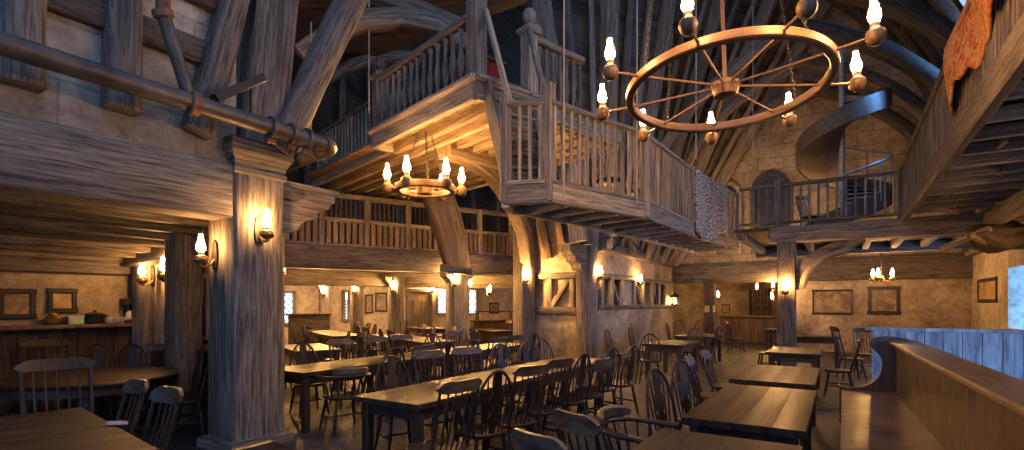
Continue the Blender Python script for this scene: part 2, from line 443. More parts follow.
t0, t1 = -6.5, -.02
struct('trim_1', MB().bar(HF(-.22, t0, 2.82), HF(-.22, t1, 2.82), .42, .57, Z, .02, 14, .005), BEAM, ang_=50)
struct('wall_left', wall_seg(HF(-.12, t0), HF(-.12, t1 + .1), 3.1, 7, .3, -B), PLASTG)
wl = bpy.data.objects['wall_left']
for (pa, pb, z0, z1, w) in ((0, 42, 3.34, 6.2, .36), (97, 145, 3.36, 6.2, .36)):
    P = HF(0.02, 0); s = on(P, A, (pa + pb) / 2 + 3)
    timber('stud', HF(-.1, s, z0), HF(-.1, s + .03, z1), w, .26, parent=wl, up=A)
s = on(HF(0, 0), A, 192); timber('stud', HF(-.1, s + .07, 3.34), HF(-.1, s + .62, 5.6), .34, .26, parent=wl, up=A)
timber('wall_rail', HF(-.14, t0, 4.18), HF(-.14, t1, 4.18), .22, .26, DARKW, wl)
timber('wall_rail', HF(-.14, t0, 4.75), HF(-.14, t1, 4.75), .22, .2, DARKW, wl)

# side room: back wall, cross wall, ceiling
struct('wall_side', wall_seg(HF(-4.2, -7), HF(-4.2, .8), 0, 3.0, .2, -B), PLAST)
struct('trim_2', MB().bar(HF(-4.1, -7, 2.26), HF(-4.1, .7, 2.26), .22, .42, Z, .02, 10, .006), BEAM, ang_=50)
struct('wall_cross', wall_seg(HF(-4.3, .72), HF(-.5, .72), 0, 3.0, .2, A), PLAST)
struct('trim_3', MB().bar(HF(-4.2, .58, 2.35), HF(-.6, .58, 2.5), .26, .36, Z, .02, 8, .006), BEAM, ang_=50)
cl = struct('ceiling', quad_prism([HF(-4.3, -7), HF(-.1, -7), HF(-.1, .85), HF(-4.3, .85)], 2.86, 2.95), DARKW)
for i in range(8):
    o = -.75 - i * .46
    timber('joist', HF(o, -7, 2.74 - .055 * i), HF(o, .6, 2.74 - .055 * i), .17, .24, BEAM if i % 2 else DARKW, cl)
def planked(name, p0, p1, z0, z1, n, th, side, mat, parent=None, kind=True):
    """vertical boards from p0 to p1"""
    p0, p1 = V(p0), V(p1); d = (p1 - p0) / n; dn = d.normalized(); mb = MB(); s = V(side).normalized()
    for i in range(n):
        c = p0 + d * (i + .5) + s * (th / 2 + rnd.uniform(0, .004))
        mb.bar(c + Z * z0, c + Z * z1, d.length - .006, th, s.cross(Z) if False else s, .006)
    return (struct if kind else obj)(name, mb, mat, parent)
planked('baseboard_side', HF(-4.2, -7), HF(-4.2, .65), 0, 1.25, 34, .06, B, WAINW)
planked('baseboard_cross', HF(-4.1, .72), HF(-.6, .72), 0, .95, 17, .05, -A, WAINW)
struct('trim_4', MB().bar(HF(-4.05, -7, 1.28), HF(-4.05, .62, 1.28), .34, .06, Z, .01, 4, .003), WAINW)
struct('trim_5', MB().bar(HF(-2.75, .66, .98), HF(-.62, .66, .98), .2, .05, Z, .01, 4, .003), BEAM)
sp = HF(-4.2, .72); u0 = on(sp, B, 148)
timber_side = thing('timber_post', 'square timber post beside the coffee maker in the dim side room, one lamp on it', 'post', HF(-4.2 + u0 + .2, .62))
obj('shaft', MB().bar(HF(-4.2 + u0, .66, 0), HF(-4.2 + u0, .66, 2.5), .42, .16, A, .02, 6, .005), PALE, timber_side, ang_=50)
u0 = on(HF(-4.2, .45), B, 184)
pk = thing('timber_post', 'worn grey timber post between the side room lamps and the wall mirror', 'post', HF(-4.2 + u0, .45))
obj('shaft', MB().bar(HF(-4.2 + u0, .45, 0), HF(-4.2 + u0, .45, 2.6), .34, .34, A, .02, 8, .006), BEAM, pk, ang_=50)
u1 = on(HF(-4.2, .68), B, 202)
mr = thing('wall_mirror', 'narrow dark mirror in a light frame on the wall behind the big pillar', 'mirror', HF(-4.2 + u1, .70, 1.1))
obj('frame', MB().bar(HF(-4.2 + u1, .69, 1.12), HF(-4.2 + u1, .69, 2.02), .34, .05, A, .01), PALE, mr)
obj('mirror_glass', MB().bar(HF(-4.2 + u1, .655, 1.18), HF(-4.2 + u1, .655, 1.96), .24, .02, A, .003), BLACK, mr)

# hall's back wall
struct('wall_back', wall_seg(HF(3.83, BT), HF(RW + .3, BT), 0, 3.2, .4, A), PLAST)
bk = [HF(0, BT)]
struct('trim_6', MB().bar(HF(-.3, BT - .05, 2.73), HF(RW, BT - .05, 2.73), .3, .74, Z, .03, 14, .008), BEAM, ang_=50)
RZ0, RZ1, UM = 3.1, 8.9, math.radians(68)
SKYT = (5.2, 6.5, 10.6, 12.0)
def roofp(f, ins=0):
    """f 0..1 left springing to ridge to right springing -> offset, height"""
    m = 1 - abs(2 * f - 1); u = m * UM
    o = (RW / 2) * (1 - math.cos(u)) / (1 - math.cos(UM)); z = RZ0 + (RZ1 - RZ0) * math.sin(u) / math.sin(UM)
    o = o if f <= .5 else RW - o
    if ins:
        c = V((RW / 2, 3.0)); d = (c - V((o, z))).normalized(); o += d.x * ins; z += d.y * ins
    return o, z
def roofs(f, ins=0):
    m = 1 - abs(2 * f - 1); u = m * math.radians(52)
    o = (RW / 2) * (1 - math.cos(u)) / (1 - math.cos(math.radians(52))); z = RZ0 + 9.2 * math.sin(u) / math.sin(math.radians(52))
    o = o if f <= .5 else RW - o
    if ins:
        c = V((RW / 2, 3.0)); d = (c - V((o, z))).normalized(); o += d.x * ins; z += d.y * ins
    return o, z
gable = [roofs(i / 40, -.15) for i in range(41)]
struct('wall_gable', MB().prism([(-.4, 3.1)] + gable + [(RW + .4, 3.1)], HF(0, BT + .2), B, Z, .4), STONE)
# right wall with two window openings
WR = lambda t, z=0, d=0: HF(RW + d, t, z)
tA0, tA1, tB0, tB1 = 11.2, 13.2, 2.2, 4.6
mb = MB()
for (a, b, z0, z1) in ((-6, tB0, 0, 3.4), (tB0, tB1, 0, 1.0), (tB0, tB1, 2.5, 3.4), (tB1, tA0, 0, 3.4), (tA0, tA1, 0, 1.05), (tA0, tA1, 2.42, 3.4), (tA1, BT + .3, 0, 3.4)):
    mb = join(mb, wall_seg(WR(a), WR(b), z0, z1, .6, B))
struct('wall_right', mb, plaster('right_wall_plaster', (.56, .49, .39), (.3, .25, .19)))
wr = bpy.data.objects['wall_right']
for k, (a, b) in enumerate(((tA0, tA1), (tB0, tB1))):
    fr = MB(); z0, z1 = 1.05, 2.42
    for zz in (z0, z1): fr.bar(WR(a, zz, .5), WR(b, zz, .5), .08, .08, Z)
    for f in (0, .33, .66, 1): fr.bar(WR(a + (b - a) * f, z0, .5), WR(a + (b - a) * f, z1, .5), .06, .06, B)
    w = struct('window_%d' % (k + 1), fr, LEAD)
struct('wall_right_upper', wall_seg(WR(-6), WR(BT + .3), 3.4, 4.3, .4, B), PLAST)

# roof
def roof_surface(f0, f1, ta, tb, nf=14, nt=8, ins=-.1):
    mb = MB()
    for dd in (0, -.08):
        def fn(u, v, dd=dd):
            o, z = roofs(f0 + (f1 - f0) * u, ins + dd); return HF(o, ta + (tb - ta) * v, z)
        mb.grid(fn, nf, nt)
    return mb
def lean(t): return (.085 if t > 9.9 else .11) * (t - 9.9)
def fan(t, h, d=0): return HF(d + lean(t) * (h - 3.1), t, h)
mb = MB()
for dd in (-.12, -.22): mb.grid(lambda u, v, dd=dd: fan(8.2 + (BT + .2 - 8.2) * u, 3.1 + 9.2 * v, dd), 16, 4)
roof = struct('ceiling_roof', mb, ROOFW)
SKY0, SKY1 = .70, .82
for (a, b, c, d) in ((.5, SKY0, 1.5, BT + .2), (SKY1, 1.0, 1.5, BT + .2), (SKY0, SKY1, 1.5, SKYT[0]), (SKY0, SKY1, SKYT[1], SKYT[2]), (SKY0, SKY1, SKYT[3], BT + .2)):
    struct('roof_slope', roof_surface(a, b, c, d), ROOFW, roof)
for t in (12.2, 14.4, 16.6):
    pts = [HF(*((lambda q: (q[0], t, q[1]))(roofp(i / 48, .12)))) for i in range(0, 25)]
    obj('rib', MB().sweep(pts, rect(.24, .3, .03), A, jit=.006), BEAM, roof, ang_=50)
for t in (3.9, 6.9, 9.95, 12.2, 14.4, 16.6):
    pts = [HF(*((lambda q: (q[0], t, q[1]))(roofp(i / 48, .12)))) for i in range(24, 49)]
    obj('rib', MB().sweep(pts, rect(.3, .46, .03), A, jit=.006), DARKW if t > 5 else BEAM, roof, ang_=50)
    pts = [HF(*((lambda q: (q[0], t, q[1]))(roofs(i / 24, .05)))) for i in range(12, 25)]
    obj('principal_rafter', MB().sweep(pts, rect(.26, .3, .03), A, jit=.006), DARKW, roof, ang_=50)
t = 8.4; k = 0
while t < BT - .2:
    k += 1; big = (k % 3 == 1)
    w_ = rnd.uniform(.36, .5) if big else rnd.uniform(.1, .18)
    d_ = .06 if big else 0
    obj('rafter', MB().bar(fan(t, 3.1, d_), fan(t, 12, d_), w_, .2, A, .025, 10, .01), (PALE, BEAM, BEAM, PALE, ROOFW, BEAM)[k % 6] if not big else PALE, roof, ang_=50)  # big rafters in paler timber, standing in for lamp light on them
    t += w_ * .5 + rnd.uniform(.34, .55)
t = 1.8
while t < BT:
    t += rnd.uniform(.7, .95); k += 1
    if SKYT[0] < t < SKYT[1] or SKYT[2] < t < SKYT[3]: continue
    pts = [HF(*((lambda q: (q[0], t, q[1]))(roofs(i / 24, .0)))) for i in range(12, 25)]
    obj('rafter', MB().sweep(pts, rect(rnd.uniform(.14, .22), .16, .02), A, jit=.008), (ROOFW, DARKW)[k % 2], roof, ang_=50)
for f in (.62, .69, .86):
    o, z = roofs(f, -.02)
    timber('purlin', HF(o, 6.6 if f < .5 else 1.5, z), HF(o, BT, z), .2, .22, ROOFW, roof, n=8)
o, z = roofs(.5, .05); timber('ridge_beam', HF(o, 6.6, z), HF(o, BT, z), .25, .3, BEAM, roof, n=8)
timber('wall_plate', HF(-.02, 9.7, 3.12), HF(-.02, BT, 3.12), .3, .26, BEAM, roof)
timber('wall_plate', HF(RW - .05, 1.5, 3.12), HF(RW - .05, BT, 3.12), .3, .26, BEAM, roof)

# arched windows high in the gable
for k, (px, zt, w, ztop) in enumerate(((770, 3.4, 1.05, 6.15), (727, 3.4, .85, 6.0))):
    u = on(HF(0, BT - .02), B, px); hw = w / 2
    def arch(r, z0, z1, n=8):
        zz = z1 - r * 1.1
        p = [(-r, z0)] + [(-r * math.cos(a), zz + r * 1.1 * math.sin(a)) for a in [PI / 2 * i / n for i in range(n + 1)]]
        return p + [(-x, z) for x, z in p[::-1][1:]]
    w_ = struct('window_%d' % (k + 3), MB().prism(arch(hw * .82, zt, ztop - .12), HF(u, BT - .03), B, Z, .05), BLACK)
    outer = arch(hw, zt, ztop); 
    fr = MB().sweep([HF(u + x, BT - .06, z) for x, z in outer], rect(.16, .14, .02), A)
    struct('window_frame', fr, STONE if k else LEAD, w_)
    if k == 0:
        la = MB()
        for i in range(-4, 5):
            for sg in (1, -1):
                x0 = i * .2; a = (x0, zt + .3); b = (x0 + sg * 1.1, ztop - .2)
                pts = [(a[0] + (b[0] - a[0]) * q / 12, a[1] + (b[1] - a[1]) * q / 12) for q in range(13)]
                pts = [p for p in pts if abs(p[0]) < hw * .8 and (p[1] < ztop - .55 or (p[0] / hw) ** 2 + ((p[1] - ztop + .55) / .55) ** 2 < .6)]
                if len(pts) > 1: la.tube([HF(u + pts[0][0], BT - .065, pts[0][1]), HF(u + pts[-1][0], BT - .065, pts[-1][1])], .012, 5)
        struct('lattice', la, LEAD, w_)

# half-timbered block
hb = struct('wall_stair_block', join(
    wall_seg(HF(-.05, 9.75), HF(-.05, BT), 0, 1.5, .2, -B), wall_seg(HF(-.18, 9.75), HF(-.18, BT), 1.5, 3.1, .12, -B),
    wall_seg(HF(-.05, 9.75), HF(-.05, BT), 2.3, 3.05, .2, -B), wall_seg(HF(-.05, 11.55), HF(-.05, 12.6), 1.5, 2.3, .2, -B), wall_seg(HF(-.05, 15.9), HF(-.05, BT), 1.5, 2.3, .2, -B)), PLAST)
struct('wall_stair_front', join(
    wall_seg(HF(-2.3, 9.75), HF(-.1, 9.75), 0, 1.45, .2, A), wall_seg(HF(-2.3, 9.88), HF(-.1, 9.88), 1.4, 2.4, .1, A), wall_seg(HF(-2.3, 9.75), HF(-.1, 9.75), 2.35, 4.2, .2, A)), PLAST)
hf = bpy.data.objects['wall_stair_front']
struct('wall_wing_end', wall_seg(HF(-2.3, 9.75), HF(-2.3, 17), 0, 5.5, .2, B), PLAST)
for (a, b, zz, hh) in ((9.75, BT, 1.5, .14), (9.75, BT, 2.36, .14), (9.75, BT, 3.06, .2)):
    timber('stud_rail', HF(-.03, a, zz), HF(-.03, b, zz), .12, hh, BEAM, hb)
for t in (10.0, 10.75, 11.5, 12.6, 13.5, 14.4, 15.2, 15.9):
    timber('stud', HF(-.03, t, 1.5), HF(-.03, t, 2.36), .16, .12, PALE, hb, up=B)
for (a, b) in ((10.8, 11.45), (12.7, 13.4), (14.5, 15.1)):
    timber('diagonal_brace', HF(-.06, a, 2.3), HF(-.06, b, 1.55), .14, .1, PALE, hb, up=B)
for (zz, hh) in ((1.4, .2), (2.38, .16)):
    timber('stud_rail', HF(-2.3, 9.72, zz), HF(-.6, 9.72, zz), .14, hh, BEAM, hf)
for o in (-2.15, -1.45, -.75):
    timber('stud', HF(o, 9.76, 1.45), HF(o, 9.76, 2.36), .15, .1, PALE, hf, up=A)
timber('diagonal_brace', HF(-1.4, 9.77, 1.5), HF(-.85, 9.77, 2.3), .15, .1, PALE, hf, up=A)
for k, (o, dx) in enumerate(((-2.0, .35), (-1.45, .3), (-.9, .2))):
    timber('raking_strut', HF(o, 9.66, 2.85), HF(o - dx, 9.6, 4.3), .3, .14, GOLD, hf, up=A)
bp = thing('timber_post', 'thick square post at the corner of the half-timbered plaster wall', 'post', HF(-.35, 9.45))
obj('shaft', MB().bar(HF(-.2, 9.5, 0), HF(-.2, 9.5, 4.4), .44, .44, A, .03, 8, .006), BEAM, bp, ang_=50)
def corbel(label, P, D, W, L_, Hh, mat=None, up=1):
    """scalloped bracket: P top at the post, D the way it sticks out"""
    D = V(D); c = thing('timber_corbel', label, 'corbel', P - Z * Hh)
    poly = [(0, 0), (L_, 0), (L_, -Hh * .18), (L_ * .93, -Hh * .22), (L_ * .88, -Hh * .36), (L_ * .72, -Hh * .42), (L_ * .66, -Hh * .54), (L_ * .66, -Hh * .62), (L_ * .5, -Hh * .68), (L_ * .38, -Hh * .78), (L_ * .34, -Hh * .92), (L_ * .2, -Hh), (0, -Hh)]
    obj('bracket', MB().prism(poly, P, D, Z, W), mat or BEAM, c, ang_=25)
    obj('bracket_top', MB().bar(P + D * -.02 + Z * .03, P + D * (L_ + .04) + Z * .03, W + .06, .06, Z, .01), mat or BEAM, c)
    return c
corbel('pale scalloped corbel sticking out from the big lamp-lit pillar', HF(-.3, .59, 3.02), A, .3, .82, .55, PALE)
corbel('stepped moulded corbel on the corner post of the half-timbered wall', HF(-.24, 9.28, 3.06), (-A - B * .5).normalized(), .42, .55, .6)

# wing: back wall, gallery, ceiling, dark roof space
struct('wall_wing', wall_seg(WG(-8, 7.5), WG(10, 7.5), 0, 13, .3, T2), plaster('wing_plaster', (.6, .5, .38), (.34, .26, .18)))
struct('wall_wing_side', wall_seg(WG(-6.5, -1.2), WG(-6.5, 7.5), 0, 9.5, .3, -T1), PLAST)
wc = struct('ceiling_wing', quad_prism([WG(-7, -.1), WG(6.5, -.1), WG(6.5, 7.5), WG(-7, 7.5)], 2.92, 3.02), DARKW)
for i in range(8):
    timber('joist', WG(-7, .7 + i * .85, 2.84), WG(6, .7 + i * .85, 2.84), .16, .18, BEAM, wc)
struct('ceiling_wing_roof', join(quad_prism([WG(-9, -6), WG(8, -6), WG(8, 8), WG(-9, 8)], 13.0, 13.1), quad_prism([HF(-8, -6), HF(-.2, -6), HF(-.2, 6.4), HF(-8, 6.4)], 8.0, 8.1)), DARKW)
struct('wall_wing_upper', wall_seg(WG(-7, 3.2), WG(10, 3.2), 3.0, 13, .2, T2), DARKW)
wu = bpy.data.objects['wall_wing_upper']
for i in range(13):
    s = -5.5 + i * .95
    timber('rafter', WG(s, 3.05, 3.1), WG(s + rnd.uniform(-.5, .5), 2.9, 9), .18, .16, BEAM if i % 3 else DARKW, wu, up=T2)
struct('trim_7', MB().bar(WG(-5.5, 0, 2.73), WG(3.9, 0, 2.73), .34, .54, Z, .03, 12, .008), BEAM, ang_=50)
struct('trim_8', MB().bar(WG(-7, 3.6, 2.4), WG(7, 3.6, 2.4), .34, .5, Z, .03, 12, .008), PALE, ang_=50)
gal = thing('gallery_balustrade', 'long slatted gallery balustrade with an open upper row, above the far dining area', 'balustrade', WG(-1, 0, 3.0))
for (zz, hh, ww) in ((3.04, .08, .14), (3.66, .09, .12), (4.25, .12, .16)):
    obj('rail', MB().bar(WG(-5.4, 0, zz), WG(4.0, 0, zz), ww, hh, Z, .012, 8, .003), PALE, gal)
sl = MB().bar(V((0, 0, 3.06)), V((0, 0, 3.63)), .11, .035, T2, .006).mesh('slat', GOLD)
s = -5.3; n_ = 0
while s < 3.95 and n_ < 60:
    o_ = obj('slat', sl, GOLD, gal); o_.location = WG(s, 0, 0); s += .158; n_ += 1
ps = MB().bar(V((0, 0, 3.0)), V((0, 0, 4.3)), .14, .14, T2, .02).mesh('gallery_post', PALE)
for s in (-5.3, -4.2, -3.1, -2.0, -.9, .2, 1.3, 2.4, 3.5):
    o_ = obj('post', ps, PALE, gal); o_.location = WG(s, -.02, 0)
    gr = MB()
    for i in range(1, 9): gr.bar(WG(s + i * .12, .02, 3.68), WG(s + i * .12, .02, 4.22), .03, .03, T2)
    obj('grille', gr, DARKW, gal)
# far posts of the wing
for (px, y, w, lab) in ((457, 14.6, .5, 'stout post below the leaning cruck timber, two lamps glowing beside it'), (396, 17.0, .42, 'far timber post in front of the plaster wall with framed pictures'),
                        (357, 17.6, .36, 'thin far timber post next to the tall narrow window'), (325, 18.2, .36, 'far timber post next to the small dark counter screen')):
    P = pt(px, 303, y); P.z = 0
    c = thing('timber_post', lab, 'post', P)
    obj('shaft', MB().bar(P, P + Z * 2.5, w, w, T1, .03, 6, .006), BEAM, c, ang_=50)
    obj('head_block', MB().prism([(-.42, 0), (.42, 0), (.42, -.1), (.3, -.2), (.2, -.36), (-.2, -.36), (-.3, -.2), (-.42, -.1)], P + Z * 2.46, T1, Z, w * .8), BEAM, c)
P = pt(446, 303, 13.2); 
ck = thing('cruck_timber', 'heavy curved cruck timber leaning across the slatted gallery', 'beam', V((P.x, P.y, 2.4)))
cp = [pt(458, 272, 13.3), pt(452, 240, 13.2), pt(444, 215, 13.1), pt(438, 195, 13.0), pt(436, 170, 12.9), pt(440, 140, 12.9)]
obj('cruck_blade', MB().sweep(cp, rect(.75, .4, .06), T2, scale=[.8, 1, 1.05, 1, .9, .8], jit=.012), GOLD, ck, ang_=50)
obj('foot_block', MB().bar(pt(440, 268, 13.2), pt(472, 272, 13.3), .5, .18, Z, .03), BEAM, ck)
P = pt(524, 303, 14.6); P.z = 0
bp2 = thing('timber_post', 'tall golden lit timber post under the stair landing, carrying the big curved brace', 'post', P)
obj('shaft', MB().bar(P, P + Z * 4.6, .5, .45, T1, .03, 8, .008), BEAM, bp2, ang_=50)
ab = thing('arched_brace', 'big arched brace sweeping up from the far post to the raised platform', 'brace', pt(527, 262, 14.4))
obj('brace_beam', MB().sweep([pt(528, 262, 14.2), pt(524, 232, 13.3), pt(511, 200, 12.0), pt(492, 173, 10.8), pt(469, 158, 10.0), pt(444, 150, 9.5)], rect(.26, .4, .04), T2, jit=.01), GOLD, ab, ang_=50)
ab = thing('arched_brace', 'short straight strut bracing the platform joists beside the hanging lamps', 'brace', pt(470, 160, 11.4))
obj('brace_beam', MB().bar(pt(448, 147, 9.4), pt(505, 164, 10.3), .2, .26, Z, .03, 4, .01), GOLD, ab, ang_=50)
# arched tie high in the dark roof of the wing
ab = thing('arched_tie', 'broad bowed roof tie high up behind the slanting brace', 'beam', pt(400, 20, 9.2))
obj('tie_beam', MB().sweep([pt(300, 55, 8.8), pt(330, 34, 8.9), pt(362, 21, 9.0), pt(400, 19, 9.2), pt(436, 27, 9.5), pt(462, 45, 9.7), pt(490, 75, 9.9)], rect(.3, .36, .03), T2, jit=.006), BEAM, ab, ang_=50)
ab = thing('slanting_tie', 'straight timber crossing above the bowed roof tie', 'beam', pt(420, 14, 9.4))
obj('tie_beam', MB().bar(pt(360, -14, 9.2), pt(462, 30, 9.9), .25, .34, Z, .03, 4, .006), BEAM, ab, ang_=50)
for k, (a, b, w, lab) in enumerate((((300, 100, 13), (420, 60, 14), .35, 'dim curved roof timber seen below the bowed tie'), ((318, 60, 15), (440, 110, 15), .4, 'dark diagonal roof timber behind the wing balustrade'))):
    ab = thing('roof_brace', lab, 'beam', pt(a[0], a[1], a[2]))
    p0, p1 = pt(*a), pt(*b); m_ = (p0 + p1) / 2 + Z * .9
    pts = [p0 * (1 - q) ** 2 + m_ * 2 * q * (1 - q) + p1 * q * q for q in [i / 10 for i in range(11)]]
    obj('tie_beam', MB().sweep(pts, rect(.25, w, .03), T2, jit=.008), BEAM, ab, ang_=50)

# wing windows and door in the back wall
def wingx(px, d=7.4): return on(WG(0, d), T1, px)
def wz(py, P): return H + (HY - py) / F * P.y
def lattice_window(n, px0, px1, py0, py1, wall='wing'):
    s0, s1 = wingx(px0), wingx(px1); P0, P1 = WG(s0, 7.4), WG(s1, 7.4); Pm = (P0 + P1) / 2
    z1, z0 = wz(py0, Pm), wz(py1, Pm)
    w = struct('window_%d' % n, MB().bar(WG((s0 + s1) / 2, 7.47, z0), WG((s0 + s1) / 2, 7.47, z1), abs(s1 - s0), .03, T2, .001), DAY)
    fr = MB()
    for zz in (z0, z1): fr.bar(WG(s0 - .06, 7.42, zz), WG(s1 + .06, 7.42, zz), .14, .1, Z)
    for ss in (s0, s1): fr.bar(WG(ss, 7.42, z0), WG(ss, 7.42, z1), .1, .14, T2)
    struct('window_frame', fr, PALE, w)
    la = MB(); wd = s1 - s0; hh = z1 - z0; nx = max(2, int(wd / .17))
    for i in range(-int(hh / .2), nx + 1):
        for sg in (1, -1):
            a = i * wd / nx
            q0, q1 = max(0, -a), min(hh * .8, wd - a)
            if q1 > q0:
                x0, x1 = a + q0, a + q1
                if sg < 0: x0, x1 = wd - x0, wd - x1
                la.tube([WG(s0 + x0, 7.43, z0 + q0 / .8), WG(s0 + x1, 7.43, z0 + q1 / .8)], .012, 4)
    struct('lattice', la, LEAD, w)
lattice_window(5, 283, 294, 292, 324)
lattice_window(6, 344, 349, 291, 320)
lattice_window(7, 437, 449, 288, 314)
lattice_window(8, 468, 477, 289, 314)
s0, s1 = wingx(409), wingx(429)
dr = struct('door_1', MB().bar(WG((s0 + s1) / 2, 7.44, 0), WG((s0 + s1) / 2, 7.44, 2.05), abs(s1 - s0), .08, T2, .01), GOLD)
fr = MB()
for ss in (s0 - .06, s1 + .06): fr.bar(WG(ss, 7.4, 0), WG(ss, 7.4, 2.15), .12, .14, T2)
fr.bar(WG(s0 - .12, 7.4, 2.15), WG(s1 + .12, 7.4, 2.15), .14, .14, Z); struct('door_frame', fr, BEAM, dr)
struct('door_panel', MB().bar(WG((s0 + s1) / 2, 7.38, 1.1), WG((s0 + s1) / 2, 7.38, 1.75), .5, .05, T2, .02), GOLD, dr)

# bar room through the far opening
struct('wall_bar', join(wall_seg(HF(-6, BT + 6), HF(6, BT + 6), 0, 3.2, .2, A), wall_seg(HF(5.0, BT + .3), HF(5.0, BT + 6), 0, 3.2, .2, B)), PLAST)
struct('ceiling_bar', quad_prism([HF(-6, BT + .3), HF(5.2, BT + .3), HF(5.2, BT + 6.2), HF(-6, BT + 6.2)], 2.9, 3.0), DARKW)
P = pt(710, 303, 19.3); P.z = 0
c = thing('timber_post', 'dark post in the far bar opening with small notices pinned to it', 'post', P)
obj('shaft', MB().bar(P, P + Z * 2.4, .4, .4, A, .03, 4, .006), DARKW, c)
# ------------------------------------------------------------------ raised platform, stair, catwalk, balcony
K = V((-.51, 7.23, 0)); KR = V((.755, .656, 0)); KL = V((-.66, .751, 0))
PZ = 4.72
def KP(r, l, z=0): return K + KR * r + KL * l + Z * z
pf = thing('raised_platform', 'high timber platform with lit joists underneath, hanging lamps below it', 'platform', KP(1, 2, 4.4))
poly = [KP(0, 0), KP(3.2, 0), KP(3.6, 7.2), KP(.35, 7.0), KP(.35, 3.05), KP(0, 3.05)]
obj('deck', quad_prism(poly, PZ - .1, PZ), GOLD, pf)
for (a, b) in ((KP(0, -.02), KP(3.2, -.02)), (KP(0, 3.05), KP(0, 0)), (KP(.35, 7.0), KP(.35, 3.05)), (KP(0, 3.05), KP(.4, 3.05))):
    obj('fascia', MB().bar(a + Z * (PZ - .13), b + Z * (PZ - .13), .1, .3, Z, .015, 6, .003), PALE, pf)
    d = (b - a).normalized(); n = d.cross(Z)
    obj('cornice', MB().bar(a - d * .04 + Z * (PZ + .02), b + d * .04 + Z * (PZ + .02), .24, .1, Z, .03, 6, .003), PALE, pf)
for i in range(9):
    r = .42 + i * .36
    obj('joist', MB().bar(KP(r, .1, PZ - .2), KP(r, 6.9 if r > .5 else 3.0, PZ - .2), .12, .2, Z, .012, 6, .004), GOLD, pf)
0 and obj('carrier_beam', MB().bar(KP(-.1, 2.9, PZ - .38), KP(3.3, 2.9, PZ - .38), .22, .2, Z, .02, 6, .006), BEAM, pf)
dk = MB()
for i in range(18): dk.bar(KP(.05, .3 + i * .37, PZ - .11), KP(3.2, .3 + i * .37, PZ - .11), .35, .03, Z, .004)
obj('plank_soffit', dk, GOLD, pf)

BAL = [(.03, 0), (.035, .02), (.04, .05), (.03, .08), (.028, .12), (.05, .22), (.058, .28), (.05, .36), (.03, .5), (.026, .56), (.036, .6), (.03, .64), (.028, .68), (.04, .72), (.04, .78)]
turned = MB().lathe(BAL, seg=10).mesh('baluster', BEAM, 50)
square = MB().bar(V((0, 0, 0)), V((0, 0, .9)), .045, .045, V((0, 1, 0)), .006).mesh('baluster', PALE)
def run(parent, p0, p1, z, h, sp, me, mat, railw=.1, rail_h=.07, bottom=True, rot=None, hscale=1.0, railmat=None):
    p0, p1 = V(p0), V(p1); d = p1 - p0; n = max(2, round(d.length / sp))
    obj('handrail', MB().bar(p0 + Z * (z + h), p1 + Z * (z + h), railw, rail_h, Z, .015, 6, .003), railmat or mat, parent)
    if bottom: obj('bottom_rail', MB().bar(p0 + Z * (z + .09), p1 + Z * (z + .09), railw * .8, .06, Z, .01, 4, .002), railmat or mat, parent)
    for i in range(n):
        o = obj('baluster', me, mat, parent); o.location = p0 + d * ((i + .5) / n) + Z * (z + .1)
        o.rotation_euler = (0, 0, math.atan2(d.y, d.x)); o.scale = (1, 1, hscale)
def newel(label, P, z, h, w=.2, ball=True, mat=None):
    t = thing('newel_post', label, 'newel', P + Z * z)
    obj('shaft', MB().bar(P + Z * z, P + Z * (z + h), w, w, KR, .012, 4, .002), mat or BEAM, t)
    obj('post_cap', MB().prism([(-w * .5, 0), (w * .5, 0), (w * .72, .05), (w * .72, .1), (w * .3, .14), (-w * .3, .14), (-w * .72, .1), (-w * .72, .05)], P + Z * (z + h), KR, Z, w * 1.4), mat or BEAM, t, ang_=25)
    if ball: obj('ball_finial', MB().lathe([(.04, 0), (.05, .02), (.035, .05), (.07, .08), (.098, .13), (.105, .18), (.095, .24), (.06, .285), (.01, .3)], P + Z * (z + h + .12), 16), mat or BEAM, t)
    return t
pb = thing('platform_balustrade', 'turned baluster railing along the receding edge of the high platform', 'balustrade', KP(.06, 1.5, PZ))
run(pb, KP(.06, .12), KP(.06, 2.95), PZ, .98, .2, turned, BEAM, .13, .1, hscale=1.02)
pb = thing('platform_balustrade', 'short pale-lit turned baluster railing between the ball newel and the roof rafters', 'balustrade', KP(1.6, .06, PZ))
run(pb, KP(1.2, .06), KP(2.3, .06), PZ, .98, .16, turned, PALE, .13, .1, hscale=1.02)  # paler timber puts the light on this railing into its colour
pb = thing('platform_balustrade', 'plain square baluster railing on the dim far end of the high platform', 'balustrade', KP(.4, 5, PZ))
run(pb, KP(.4, 3.1), KP(.4, 6.9), PZ, .95, .17, square, BEAM, .1, .08)
newel('cut off newel post at the outer corner of the high platform', KP(.07, .06), PZ, 1.25, .22)
newel('ball topped newel post standing at the head of the steep stair', KP(1.08, .06), PZ, 1.0, .2, True, PALE)  # light on this newel is put into its paler timber
newel('ball topped newel post in the shade, halfway along the platform railing', KP(.08, 3.0), PZ, .98, .2)
# things kept on the platform
cb = thing('red_cupboard', 'faded red cupboard on the platform between the two newel posts', 'cupboard', KP(.62, .75, PZ))
obj('cupboard_body', MB().bar(KP(.3, .8, PZ + .35), KP(1.0, .8, PZ + .35), .45, .7, Z, .02), REDP, cb)
for i in range(2): obj('door', MB().bar(KP(.34 + i * .33, .56, PZ + .36), KP(.65 + i * .33, .56, PZ + .36), .03, .58, Z, .01), REDP, cb)
obj('cupboard_top', MB().bar(KP(.26, .8, PZ + .73), KP(1.04, .8, PZ + .73), .52, .06, Z, .01), DARKW, cb)

